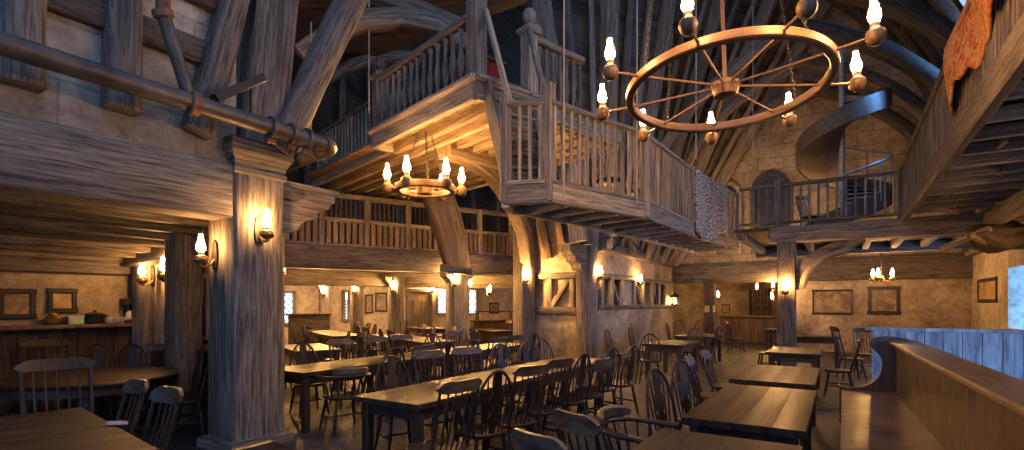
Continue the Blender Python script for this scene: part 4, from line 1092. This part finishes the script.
obj('machine_base', MB().bar(p + A * -.1 + Z * .02, p + A * .1 + Z * .02, .22, .04, Z, .01), BLACK, t); obj('machine_back', MB().bar(p - B * .07 + Z * .04, p - B * .07 + Z * .36, .2, .08, A, .01), BLACK, t)
obj('machine_head', MB().bar(p + A * -.1 + Z * .33, p + A * .1 + Z * .33, .22, .1, Z, .01), BLACK, t); obj('carafe', MB().lathe([(.05, .04), (.07, .06), (.07, .13), (.045, .18), (.04, .19)], p + B * .03, 14), WHITEC, t)

# bench with scroll end, plank partition
be = thing('high_back_bench', 'long high-backed bench with a scrolled end and wide wooden cap', 'bench', HF(5.8, 2, 0))
def bo(t): return 5.99 + (5.2 - t) * .040
ta, tb = -2.2, 5.2
mb = MB(); n_ = 40
bperp = (HF(bo(tb), tb) - HF(bo(ta), ta)).normalized().cross(Z)
for i in range(n_):
    t = ta + (tb - ta) * (i + .5) / n_; w = (tb - ta) / n_ - .001
    c = HF(bo(t) + .06, t)
    mb.bar(c + Z * .0, c + Z * 1.08, w, .04, bperp, .002)
obj('back_boarding', mb, BENCHW, be)
obj('back_cap', MB().bar(HF(bo(ta) + .13, ta, 1.11), HF(bo(tb) + .13, tb, 1.11), .32, .05, Z, .015, 6, 0), CAPW, be)
obj('back_rear', MB().bar(HF(bo(ta) + .2, ta, .54), HF(bo(tb) + .2, tb, .54), .05, 1.06, Z, .01), BENCHW, be)
obj('seat', quad_prism([HF(5.45, ta), HF(bo(ta) + .05, ta), HF(bo(tb) + .05, tb - .02), HF(5.45, tb - .02)], .42, .465), CAPW, be)
obj('seat_front', MB().bar(HF(5.5, ta, .21), HF(5.5, tb, .21), .04, .42, Z, .008), BENCHW, be)
prof = [(5.43, 0), (5.43, .49)] + bz([(5.43, .49), (5.72, .46), (5.92, .6), (5.9, .86)]) + bz([(5.9, .86), (5.88, 1.0), (5.74, 1.02), (5.76, 1.11)], 8) + bz([(5.76, 1.11), (5.78, 1.2), (6.0, 1.2), (6.13, 1.17)], 8) + [(6.28, 1.12), (6.28, 0)]
prof = [(o - 5.43, z) for o, z in prof]
obj('scroll_end', MB().prism(prof, HF(5.43, tb + .02), B, Z, .06), BENCHW, be, ang_=25)
planked('partition_planks', HF(5.8, 5.72), HF(RW, 5.72), 0, 1.24, 15, .05, -A, PANELW)
pt_ = bpy.data.objects['partition_planks']; pt_.name = 'wall_partition'
struct('partition_cap', MB().bar(HF(5.74, 5.74, 1.26), HF(RW, 5.74, 1.26), .14, .05, Z, .01), PANELW, pt_)

# sideboard, bar counter, shelves, screen
P = pt(497, 303, 19.6); P.z = 0
sb = thing('dark_sideboard', 'dark sideboard against the far wall beneath a small framed picture', 'sideboard', P)
obj('carcass', MB().bar(P - T1 * .9 + Z * .5, P + T1 * .9 + Z * .5, .5, .85, Z, .02), TLEG, sb)
obj('sideboard_top', MB().bar(P - T1 * 1.0 + Z * .95, P + T1 * 1.0 + Z * .95, .6, .06, Z, .012), TOPW, sb)
for i in range(3): obj('door', MB().bar(P - T2 * .27 + T1 * (-.58 + .58 * i) + Z * .15, P - T2 * .27 + T1 * (-.58 + .58 * i) + Z * .85, .5, .04, T2, .015), TLEG, sb)
obj('back_shelf', MB().bar(P + T2 * .2 - T1 * .8 + Z * 1.3, P + T2 * .2 + T1 * .8 + Z * 1.3, .2, .05, Z, .01), TLEG, sb)
for s_ in (-1, 1): obj('shelf_bracket', MB().bar(P + T2 * .2 + T1 * .75 * s_ + Z * .97, P + T2 * .2 + T1 * .75 * s_ + Z * 1.3, .06, .18, T2, .01), TLEG, sb)
P = pt(309, 303, 17.2); P.z = 0
sn = thing('counter_screen', 'small dark boxed counter screen near the first leaded window', 'counter', P)
obj('screen_body', MB().bar(P - T1 * .6 + Z * .62, P + T1 * .6 + Z * .62, .5, 1.2, Z, .02), DARKW, sn); obj('screen_top', MB().bar(P - T1 * .65 + Z * 1.24, P + T1 * .65 + Z * 1.24, .6, .06, Z, .01), TOPW, sn)
bc = thing('bar_counter', 'panelled bar counter inside the far opening', 'bar', HF(2.6, BT + 2.6, 0))
obj('counter_front', MB().bar(HF(1.2, BT + 2.6, .52), HF(4.9, BT + 2.6, .52), .4, 1.04, Z, .02), WAINW, bc); obj('counter_top', MB().bar(HF(1.1, BT + 2.55, 1.08), HF(4.95, BT + 2.55, 1.08), .6, .07, Z, .02), CAPW, bc)
q = HF(0, BT + 5.75); s0, s1 = on(q, B, 750), on(q, B, 769); sm = (s0 + s1) / 2
sh = thing('bottle_shelf', 'tall open shelf of bottles on the bar wall', 'shelf', q + B * sm)
for ss_ in (s0, s1): obj('side_panel', MB().bar(q + B * ss_ + Z * .0, q + B * ss_ + Z * 2.3, .05, .3, A, .005), TLEG, sh)
obj('back_panel', MB().bar(q + B * sm + A * .16, q + B * sm + A * .16 + Z * 2.3, s1 - s0, .03, A, .003), PALE, sh)
for k in range(5):
    z = .98 + k * .32
    obj('shelf_board', MB().bar(q + B * s0 + Z * z, q + B * s1 + Z * z, .3, .035, Z, .004), CAPW, sh)
bm1 = MB().lathe([(.03, 0), (.034, .01), (.034, .12), (.012, .16), (.012, .22), (.014, .23)], seg=8).mesh('bottle', plain('amber_bottle_glass', (.2, .09, .03), .15))
bm2 = MB().lathe([(.03, 0), (.034, .01), (.034, .14), (.012, .18), (.012, .24), (.014, .25)], seg=8).mesh('bottle', plain('green_bottle_glass', (.05, .12, .06), .15))
for k in range(4):
    z = .98 + .0175 + k * .32
    for j in range(5):
        o = obj('bottle', (bm1, bm2)[(j * 3 + k) % 2], None); o.location = q + B * (s0 + (s1 - s0) * (j + .7) / 5.6) + Z * z - A * .03
        tag(o, 'small bottle standing on the tall bar shelf', 'bottle', 'bottles on the bar shelf')

# ------------------------------------------------------------------ tables
KIND = {}
def table(label, P, D, S, L_, W_, group=None, hgt=.76, mat=None):
    """P corner, D along (length), S across (width): both unit vectors"""
    D, S = V(D), V(S); c = P + D * L_ / 2 + S * W_ / 2
    t = thing('dining_table', label, 'table', c, group)
    mb = MB(); n_ = 5
    x0 = -W_ / 2
    obj('tabletop', _local_box(L_, W_, .05, hgt - .025, D, c), mat or TOPW, t)
    obj('apron', MB().bar(P + D * .1 + S * .09 + Z * (hgt - .11), P + D * (L_ - .1) + S * .09 + Z * (hgt - .11), .03, .11, Z, .004), TLEG, t)
    obj('apron', MB().bar(P + D * .1 + S * (W_ - .09) + Z * (hgt - .11), P + D * (L_ - .1) + S * (W_ - .09) + Z * (hgt - .11), .03, .11, Z, .004), TLEG, t)
    for a in (.09, L_ - .09):
        obj('apron', MB().bar(P + D * a + S * .09 + Z * (hgt - .11), P + D * a + S * (W_ - .09) + Z * (hgt - .11), .03, .11, Z, .004), TLEG, t)
        for b in (.09, W_ - .09):
            obj('leg', MB().bar(P + D * a + S * b, P + D * a + S * b + Z * (hgt - .05), .085, .085, D, .01), TLEG, t)
    return t
def _local_box(L_, W_, th, z, D, c):
    mb = MB(); S = D.cross(Z); n_ = 4
    for i in range(n_):
        b = -W_ / 2 + W_ * (i + .5) / n_
        mb.bar(c + Z * z - D * L_ / 2 + S * b, c + Z * z + D * L_ / 2 + S * b, W_ / n_ + .0005, th, Z, .003)
    return mb
# fix: object origin of tabletops must follow their own grain direction
def rotated(o, D): return o

# ------------------------------------------------------------------ chairs (origin on the floor under the seat, +y is the front)
def leg_prof(p0, p1): 
    p0, p1 = V(p0), V(p1); q = [0, .12, .2, .24, .3, .62, .68, .74, 1]
    r = [.016, .02, .022, .017, .021, .022, .016, .019, .012]
    return MB().tube([p0.lerp(p1, k) for k in q], r, 8)
def seat_mb(w, d, z):
    m_ = MB(); out = []
    for i in range(24):
        a = 2 * PI * i / 24; x, y = math.cos(a), math.sin(a)
        k = (abs(x) ** 3.2 + abs(y) ** 3.2) ** (-1 / 3.2)
        out.append((x * k * w / 2 * (1 - .08 * (1 if y < 0 else 0) * abs(y)), y * k * d / 2))
    vs, fs, us = [], [], []
    for (s_, zz) in ((.9, z - .04), (1, z - .025), (1, z - .006), (.96, z), (.6, z - .010), (.15, z - .014)):
        vs += [V((x * s_, y * s_, zz)) for x, y in out]
    for i in range(5):
        for j in range(24):
            k = (j + 1) % 24; fs.append([i * 24 + j, i * 24 + k, i * 24 + 24 + k, i * 24 + 24 + j]); us.append([(0, 0)] * 4)
    fs.append(list(range(24))[::-1]); us.append([(0, 0)] * 24); fs.append([120 + j for j in range(24)]); us.append([(0, 0)] * 24)
    m_.add(vs, fs, us); return m_
def base(t, w=.44, d=.42, z=.46):
    obj('seat', seat_mb(w, d, z), CHAIRW, t, ang_=60)
    P = {}
    for sx in (-1, 1):
        for sy in (-1, 1):
            a, b = V((sx * w * .34, sy * d * .34, z - .03)), V((sx * w * .47, sy * d * .50, 0)); P[sx, sy] = (a, b)
            obj('leg', leg_prof(a, b), CHAIRW, t, ang_=60)
    mid = lambda sx, sy, q: P[sx, sy][0].lerp(P[sx, sy][1], q)
    for sx in (-1, 1):
        a, b = mid(sx, -1, .55), mid(sx, 1, .55)
        obj('stretcher', MB().tube([a, a.lerp(b, .5), b], [.009, .014, .009], 8), CHAIRW, t)
    a = (mid(-1, -1, .55) + mid(-1, 1, .55)) / 2; b = (mid(1, -1, .55) + mid(1, 1, .55)) / 2
    obj('stretcher', MB().tube([a, a.lerp(b, .5), b], [.009, .014, .009], 8), CHAIRW, t)
def hoop_chair(h=1.02, w=.42, splat=True):
    t = thing('hoop_back_chair', 'x', 'chair')
    base(t)
    y0, y1, z0 = -.17, -.17 - (h - .46) * .18, .45
    def bowp(a): return V((math.cos(a) * w / 2 * (1 + .06 * math.sin(a)), y0 + (y1 - y0) * max(0, math.sin(a)), z0 + (h - z0) * (max(0, math.sin(a)) ** .78)))
    pts = [V((w * .45, y0, z0 - .01))] + [bowp(PI * i / 26) for i in range(1, 26)] + [V((-w * .45, y0, z0 - .01))]
    obj('back_hoop', MB().tube(pts, .0145, 8), CHAIRW, t)
    for k in (-.32, -.2, .2, .32) if splat else (-.33, -.2, -.07, .07, .2, .33):
        x = k * w * 1.1; a = math.acos(max(-1, min(1, x * 1.04 / (w / 2)))); p1 = bowp(a); p0 = V((x * .72, y0 + .0, z0))
        obj('spindle', MB().tube([p0, p0.lerp(p1, .4), p1], [.007, .0095, .006], 6), CHAIRW, t)
    if splat:
        hw = [(.025, 0), (.03, .08), (.055, .2), (.06, .28), (.035, .34), (.06, .42), (.075, .5), (.06, .58), (.035, .66), (.05, .8), (.04, 1)]
        p0 = V((0, y0, z0)); p1 = bowp(PI / 2); d = p1 - p0; Ld = d.length
        poly = [(-a, q * Ld) for a, q in hw] + [(a, q * Ld) for a, q in hw[::-1]]
        obj('back_splat', MB().prism(poly, p0, V((1, 0, 0)), d, .012), CHAIRW, t)
    return t
def comb_chair(h=1.03, w=.46, rz_=.095, n=5, thick=.022, rm=None):
    t = thing('comb_back_chair', 'x', 'chair')
    base(t, .45, .43)
    y0, z0 = -.18, .45; y1 = y0 - (h - z0) * .17
    zr = h - rz_
    m_ = MB(); N_ = 12
    def arc(x): return y1 - .045 * (1 - (2 * x / w) ** 2)
    # curved comb rail with rounded ears
    vs, fs, us = [], [], []
    for i in range(N_ + 1):
        x = -w / 2 + w * i / N_; e = abs(2 * x / w); top = h - .05 * max(0, e - .72) / .28 * e; bot = zr + .035 * max(0, e - .8) / .2
        y = arc(x)
        for (dy, zz) in ((-thick / 2, bot), (thick / 2, bot), (thick / 2 - .02, top), (-thick / 2 - .02, top)): vs.append(V((x, y + dy, zz)))
    for i in range(N_):
        for j in range(4):
            k = (j + 1) % 4; fs.append([i * 4 + j, i * 4 + k, i * 4 + 4 + k, i * 4 + 4 + j]); us.append([(0, 0)] * 4)
    fs.append([3, 2, 1, 0]); us.append([(0, 0)] * 4); fs.append([N_ * 4 + j for j in range(4)]); us.append([(0, 0)] * 4)
    m_.add(vs, fs, us); obj('comb_rail', m_, rm or RAILW, t, ang_=40)
    for sx in (-1, 1):
        p0, p1 = V((sx * w * .40, y0 + .01, z0)), V((sx * w * .43, arc(w * .43), zr + .02))
        q = [0, .12, .2, .3, .5, .62, .7, .85, 1]; r = [.013, .019, .013, .018, .019, .013, .018, .013, .012]
        obj('back_post', MB().tube([p0.lerp(p1, k) for k in q], r, 8), CHAIRW, t)
    for i in range(n):
        x = (-.5 + (i + 1) / (n + 1)) * w * .84
        obj('spindle', MB().tube([V((x * .86, y0, z0)), V((x, (y0 + arc(x)) / 2 - .01, (z0 + zr) / 2)), V((x, arc(x), zr + .015))], [.007, .01, .007], 6), CHAIRW, t)
    return t
def rail_chair(h=.93, w=.42):
    t = comb_chair(h, w, .13, 4, .034); t.name = 'rail_back_chair'; return t
def arm_chair(h=.86, w=.56):
    t = thing('captains_chair', 'x', 'chair'); base(t, .5, .46)
    za = .70
    def ap(a): return V((math.cos(a) * w / 2, -.02 + math.sin(a) * -.26, za + .02 * math.sin(a)))
    pts = [V((w / 2 + .01, .19, za - .005)), V((w / 2 + .005, .1, za))] + [ap(PI * i / 14) for i in range(15)] + [V((-w / 2 - .005, .1, za)), V((-w / 2 - .01, .19, za - .005))]
    obj('arm_bow', MB().sweep(pts, rect(.075, .032, .012), Z), CHAIRW, t, ang_=40)
    cr = [ap(PI * (.2 + .6 * i / 10)) for i in range(11)]
    obj('crest_rail', MB().sweep([p + Z * .06 for p in cr], rect(.045, .10, .018), Z, scale=[.55, .8, .95, 1, 1, 1, 1, 1, .95, .8, .55]), RAILW, t, ang_=40)
    for i in range(9):
        a = PI * (.02 + .96 * i / 8); p1 = ap(a); p0 = V((p1.x * .78, -.01 + (p1.y + .02) * .72, .45))
        obj('spindle', MB().tube([p0, p0.lerp(p1, .3), p0.lerp(p1, .5), p1], [.009, .014, .01, .008], 7), CHAIRW, t)
    return t
PROTO = {}
def chair(kind, P, face, label, group=None, s=1.0):
    """P: floor point under the seat; face: direction the sitter looks"""
    key = kind
    if key not in PROTO:
        PROTO[key] = freeze({'hoop': hoop_chair, 'bow': lambda: hoop_chair(1.0, .42, False), 'comb': comb_chair, 'tall': lambda: comb_chair(1.12, .56, .1, 5, .026, CHAIRW), 'rail': rail_chair, 'arm': arm_chair}[kind]())
        o = PROTO[key]; first = True
    else:
        o = clone(PROTO[key])
    rz = math.atan2(face.y, face.x) - PI / 2 + rnd.uniform(-.1, .1)
    o.location = V((P.x, P.y, 0)); o.rotation_euler = (0, 0, rz)
    if s != 1: o.scale = (s,) * 3
    o['label'] = label
    if group: o['group'] = group
    elif 'group' in o.keys(): del o['group']
    return o
ORD = ['first', 'second', 'third', 'fourth', 'fifth', 'sixth', 'seventh', 'eighth', 'ninth', 'tenth']
DESC = {'hoop': 'hoop-back chair', 'bow': 'spindle hoop-back chair', 'comb': 'comb-back chair', 'tall': 'tall comb-back chair', 'rail': 'rounded rail-back chair', 'arm': "captain's armchair"}
def row(P0, items, w, face, where, group):
    """chairs along A; label counts from the near end"""
    for i, (kind, s_) in enumerate(items):
        chair(kind, P0 + A * s_ + B * (w + rnd.uniform(-.05, .05)), face, '%s, %s from the near end, %s' % (DESC[kind], ORD[i], where), group)

TA = V((-.79, 4.38, 0))
table('near one of two dark tables joined end to end in the hall centre', TA, A, -B, 2.1, .8, 'long centre tables')
table('far one of two dark tables joined end to end in the hall centre', TA + A * 2.12, A, -B, 2.1, .8, 'long centre tables')
row(TA, [('comb', -.05), ('hoop', .6), ('comb', 1.1), ('comb', 1.72), ('hoop', 2.35), ('rail', 2.85), ('hoop', 3.4), ('hoop', 3.95)], .22, -B + A * .25, 'floor side of the long centre table', 'chairs at the long centre table')
row(TA, [('hoop', .85), ('comb', 1.5), ('comb', 2.1), ('hoop', 2.95), ('bow', 3.75), ('bow', 4.3)], -1.0, B - A * .5, 'gallery side of the long centre table', 'chairs at the long centre table')
TB = V((-2.555, 6.39, 0))
for k, w_ in enumerate(('nearest the pillar', 'in the middle', 'farthest from the pillar')):
    table('dark table in the second long row, the one %s' % w_, TB + A * 1.82 * k, A, -B, 1.8, .8, 'second row tables')
row(TB, [('arm', .42), ('hoop', 1.05), ('comb', 1.6), ('hoop', 2.2), ('hoop', 2.8), ('comb', 3.5), ('comb', 4.15), ('hoop', 4.8)], .26, -B + A * .2, 'open side of the second table row', 'chairs at the second table row')
row(TB, [('hoop', .8), ('comb', 1.55), ('comb', 2.25), ('comb', 2.95), ('hoop', 3.7), ('comb', 4.4), ('hoop', 5.05)], -1.04, B - A * .4, 'far side of the second table row', 'chairs at the second table row')
# third group, in the wing
def wing_row(P0, n, items0, items1, name):
    for k in range(n):
        table('dark table, %s in the %s' % (ORD[k], name), P0 + T2 * (1.75 * k), T2, T1, 1.72, .85, 'wing tables')
    for i, (kd, s_) in enumerate(items0): chair(kd, P0 + T2 * s_ - T1 * .2, T1, '%s, %s on the window side, %s' % (DESC[kd], ORD[i], name), 'wing chairs')
    for i, (kd, s_) in enumerate(items1): chair(kd, P0 + T2 * s_ + T1 * 1.05, -T1, '%s, %s on the hall side, %s' % (DESC[kd], ORD[i], name), 'wing chairs')
P3 = pt(343, 303, 9.7) - T1 * .85; P3.z = 0
wing_row(P3, 1, [('hoop', .5), ('comb', 1.3)], [('comb', .4), ('hoop', 1.2)], 'wing row behind the pillar')
wing_row(V((-1.95, 11.3, 0)), 2, [('comb', .6), ('hoop', 1.3), ('comb', 2.3), ('hoop', 3.0)], [('hoop', .5), ('comb', 1.2), ('hoop', 2.2), ('comb', 3.0)], 'wing row under the small chandelier')
wing_row(V((-4.6, 13.4, 0)), 2, [('comb', .6), ('hoop', 1.3), ('hoop', 2.8)], [('hoop', .6), ('comb', 1.3), ('comb', 2.4)], 'wing row before the tall narrow window')
wing_row(V((-.5, 15.8, 0)), 1, [('bow', .6), ('hoop', 1.3)], [('hoop', .6), ('comb', 1.3)], 'wing row before the far sideboard')
wing_row(V((-2.9, 17.2, 0)), 1, [('bow', .6), ('hoop', 1.2)], [('hoop', .6)], 'wing row by the plank door')

# bench-side table row
R2 = V((1.274, 3.92, 0))
table('nearest square table in the bench-side row, cut off by the picture edge', V((1.03, 3.58, 0)) - A * 1.85, A, B, 1.85, .85, 'bench-side tables')
table('second table from the picture edge in the bench-side row', R2, A, B, 1.93, .82, 'bench-side tables')
table('third table from the picture edge in the bench-side row', V((2.46, 5.9, 0)), A, B, 1.7, .84, 'bench-side tables')
table('farthest table in the bench-side row, close to the balcony post', V((4.45, 9.15, 0)), A, B, 1.5, .84, 'bench-side tables')
g = 'chairs along the bench-side tables'
chair('rail', V((.58, 3.5, 0)) + B * .05, A + B * .3, 'rail-back chair with a worn blue-lit rail, beside the nearest bench-side table', g)
chair('rail', V((.30, 3.0, 0)) + B * .05, A + B * .3, 'rail-back chair cut off by the bottom of the picture, next to another like it', g)
chair('arm', V((.93, 3.8, 0)), B, "captain's armchair tucked in at the corner of the nearest bench-side table", g)
chair('hoop', R2 + A * .6 - B * .15, B - A * .4, 'hoop-back chair at the near end of the second bench-side table', g)
chair('hoop', R2 + A * 1.4 - B * .15, B - A * .4, 'hoop-back chair at the far end of the second bench-side table', g)
chair('rail', V((2.46, 5.9, 0)) + A * .62 - B * .3, B, 'rail-back chair at the near end of the third bench-side table', g)
chair('rail', V((2.46, 5.9, 0)) + A * 1.55 - B * .3, B, 'rail-back chair at the far end of the third bench-side table', g)
chair('comb', V((4.45, 9.15, 0)) + A * .6 + B * 1.1, -B, 'comb-back chair between the farthest bench-side table and the bench', g)
g = 'chairs near the plank partition'
P = pt(851, 303, 11.0); chair('tall', P, V((.9, -.3, 0)), 'tall comb-back chair seen side-on under the low brown painting', g)
P = pt(868, 303, 11.9); chair('comb', P, V((-.2, -1, 0)), 'comb-back chair half hidden by the scrolled bench end', g)
table('low dark side table behind the farthest bench-side table', pt(782, 303, 13.6) - Z * H, B, A, 1.3, .8)

# tables by the half-timbered wall and into the bar
table('dark table beside the half-timbered wall, armchairs pulled up to it', V((2.75, 11.0, 0)), A, B, 1.5, .85, 'tables by the half-timbered wall')
table('dark table between the half-timbered wall and the bar opening', V((4.25, 13.6, 0)), A, B, 1.7, .9, 'tables by the half-timbered wall')
table('far dark table in front of the bar counter', HF(3.3, BT - 1.6), A, B, 1.3, .9, 'tables by the half-timbered wall')
g = 'chairs by the half-timbered wall'
chair('bow', pt(650, 303, 10.6), V((.2, 1, 0)), 'spindle hoop-back chair seen from behind at the table by the half-timbered wall', g, 1.0)
chair('bow', pt(617, 303, 12.0), B, 'spindle hoop-back chair close against the half-timbered wall', g)
chair('hoop', pt(640, 303, 12.9), B, 'hoop-back chair behind the wall-side table', g)
chair('bow', pt(692, 303, 12.6), -A, 'spindle hoop-back chair in the middle of the floor before the bar', g)
chair('comb', pt(706, 303, 13.9), -B, 'comb-back chair on the open side of the table before the bar', g)
chair('hoop', pt(676, 303, 15.2), B, 'hoop-back chair on the wall side of the table before the bar', g)
chair('bow', pt(683, 303, 18.0), V((.3, -1, 0)), 'spindle hoop-back chair just inside the dark bar opening', g)
chair('bow', pt(700, 303, 18.2), V((-.3, -1, 0)), 'spindle hoop-back chair by the notice post in the bar opening', g)
chair('comb', pt(736, 303, 17.0), B, 'comb-back chair at the far table in front of the bar counter', g)
chair('hoop', pt(768, 303, 12.2), -B, 'hoop-back chair on the open floor beside the balcony post', g)

# side room
table('large plank table in the near corner of the side room', V((-3.56, 4.3, 0)) - V((.643, .766, 0)) * 1.25, V((.643, .766, 0)), V((.766, -.643, 0)), 1.25, 2.0)
P = pt(92, 303, 6.15); P.z = 0
rt = thing('round_table', 'large round dark table in the middle of the side room', 'table', P)
obj('tabletop', MB().lathe([(.82, .715), (.87, .72), (.88, .745), (.87, .76), (.3, .76)], P, 48), ROUNDW, rt)
obj('apron', MB().lathe([(.78, .62), (.8, .62), (.8, .72), (.78, .72)], P, 40), TLEG, rt)
obj('pedestal', MB().lathe([(.16, .1), (.13, .16), (.09, .22), (.12, .34), (.14, .42), (.09, .55), (.14, .62), (.2, .64)], P, 20), TLEG, rt)
for i in range(4):
    a = PI / 4 + i * PI / 2; d = V((math.cos(a), math.sin(a), 0))
    obj('foot', MB().sweep([P + d * .08 + Z * .2, P + d * .3 + Z * .13, P + d * .5 + Z * .05, P + d * .58 + Z * .04], rect(.07, .09, .015), Z, scale=[1, 1, .8, .6]), TLEG, rt)
g = 'side room chairs'
RC = P
chair('tall', V((-3.83, 4.46, 0)), V((.75, -.66, 0)), 'tall comb-back chair between the plank table and the round table', g)
chair('rail', V((-3.42, 4.6, 0)) - A * .2, -A, 'worn rail-back chair at the plank table, the one by the round table', g)
chair('rail', V((-2.84, 4.16, 0)) - A * .2, -A, 'worn rail-back chair at the plank table, the one by the pillar', g)
chair('rail', V((-1.45, 2.62, 0)) - B * .1, -B, 'rail-back chair at the pillar end of the plank table, only its top showing', g)
def around(px, y, kind, label):
    Q = pt(px, 303, y); Q.z = 0; f = (RC - Q).normalized(); chair(kind, Q, f, label, g)
around(52, 7.0, 'tall', 'tall comb-back chair behind the round table under the framed pictures')
around(96, 7.35, 'hoop', 'hoop-back chair behind the round table below the black pot')
around(126, 7.2, 'hoop', 'hoop-back chair behind the round table below the cream bowls')
around(178, 6.7, 'hoop', 'hoop-back chair against the cross wall near the mirror')
around(190, 6.35, 'hoop', 'hoop-back chair beside the pillar, turned side-on to the round table')
around(143, 7.2, 'comb', 'comb-back chair pushed back against the cross wall boards')
around(-6, 5.7, 'hoop', 'hoop-back chair half cut off at the picture edge by the round table')
def nap(u, v):
    q = pt(106 + 22 * u, 303, 3.75 - .12 * v); return V((q.x, q.y, .768 + .006 * abs(math.sin(u * 7 + v * 5)) * u))
o = obj('crumpled_napkin', MB().grid(nap, 10, 6), plain('grey_napkin_paper', (.2, .21, .23), .9)); tag(o, 'crumpled pale napkin lying near the edge of the plank table', 'napkin')
sd = o.modifiers.new('thickness', 'SOLIDIFY'); sd.thickness = .0015
# things on the catwalk
g = 'chairs stored on the catwalk'
o = chair('comb', V((1.5, 8.0, 0)), V((.5, -1, 0)), 'comb-back chair standing on the catwalk behind its balusters', g); o.location.z = CZ
o = chair('hoop', V((2.15, 8.75, 0)), V((-.8, -.6, 0)), 'hoop-back chair standing on the catwalk near the pale sack', g); o.location.z = CZ
P = V((2.45, 9.1, CZ)); sk = thing('cloth_sack', 'pale cloth sack slumped on the catwalk behind the balusters', 'sack', P)
obj('sack_body', MB().lathe([(.16, 0), (.24, .04), (.27, .16), (.24, .32), (.16, .44), (.07, .5), (.06, .53), (.1, .58), (.06, .6)], P, 18), SACK, sk)
obj('tie_cord', MB().lathe([(.06, .5), (.08, .51), (.08, .53), (.06, .54)], P, 14), ROPE, sk)
P = pt(812, 303, 13.0); o = chair('comb', P, V((.3, -1, 0)), 'comb-back chair on the upper balcony beside the spiral stair', None); o.location = V((P.x, P.y, MZ))

# ------------------------------------------------------------------ light, world, camera
def area(name, P, to, sx, sy, col, power, spread=180):
    l = bpy.data.lights.new(name, 'AREA'); l.shape = 'RECTANGLE'; l.size, l.size_y = sx, sy; l.color = col; l.energy = power; l.spread = math.radians(spread)
    o = bpy.data.objects.new(name, l); COL.objects.link(o); o.location = P
    o.rotation_euler = (V(to) - V(P)).to_track_quat('-Z', 'Y').to_euler(); return o
BLUE = (.13, .4, 1)
area('window_daylight', WR(12.2, 1.75, 1.0), WR(12.2, 1.5, -3), 1.8, 1.4, BLUE, 130)
area('window_daylight', WR(3.4, 1.9, .9), WR(4.8, .2, -1.6), 2.4, 1.3, BLUE, 130, 90)
def rsky(f, t, up): 
    o, z = roofp(f, 0); return HF(o, t, z)
area('roof_daylight_fill', rsky(.765, 12.4, 0) + B * 1.0 + Z * .9, SPc + Z * 5, 1.8, .8, BLUE, 500)
area('roof_daylight_fill', rsky(.765, 6.9, 0) + B * .8 + Z * .8, HF(0.5, 9.5, 5), 1.2, .8, (.75, .85, 1), 900)  # added area light brightening the left rafters, its source unseen
WARM = (1, .6, .28)
area('added_gallery_fill', WG(-.5, 4.4, 2.6), WG(-.5, 7.4, 1.2), 8, .2, WARM, 170)  # added to brighten the wing's far wall, has no fitting
area('added_balcony_fill', HF(2.2, 14.6, 3.45), HF(3.6, BT, 6.0), 1.6, .3, WARM, 45)  # added warm light to lift the gable, no lamp there
area('added_balcony_fill', HF(6.3, 13.2, 3.5), HF(7.2, 12, 8), 1.2, .3, WARM, 20)  # added warm light up the right roof slope, without a fitting
area('added_plate_fill', HF(.9, 9.5, 3.35), HF(1.4, 9.6, 8), 3.5, .25, WARM, 80)  # added warm light to brighten the dark rafters, no lamp there
w = bpy.data.worlds.new('sky'); SC.world = w; w.use_nodes = True
nt = w.node_tree; bg = nt.nodes['Background']
bg.inputs[0].default_value = (.34, .55, 1, 1); bg.inputs[1].default_value = .68
cam = bpy.data.cameras.new('camera'); co = bpy.data.objects.new('camera', cam); COL.objects.link(co)
co.location = (0, 0, H); co.rotation_euler = (PI / 2, 0, 0)
cam.sensor_width = 36; cam.lens = F / 1024 * 36; cam.shift_x = 0; cam.shift_y = (HY - 225) / 1024
cam.clip_end = 200; cam.clip_start = .05
SC.camera = co
vs = SC.view_settings
vs.view_transform = 'Standard'; vs.look = 'None'; vs.gamma = 1; vs.exposure = .85; vs.use_curve_mapping = False
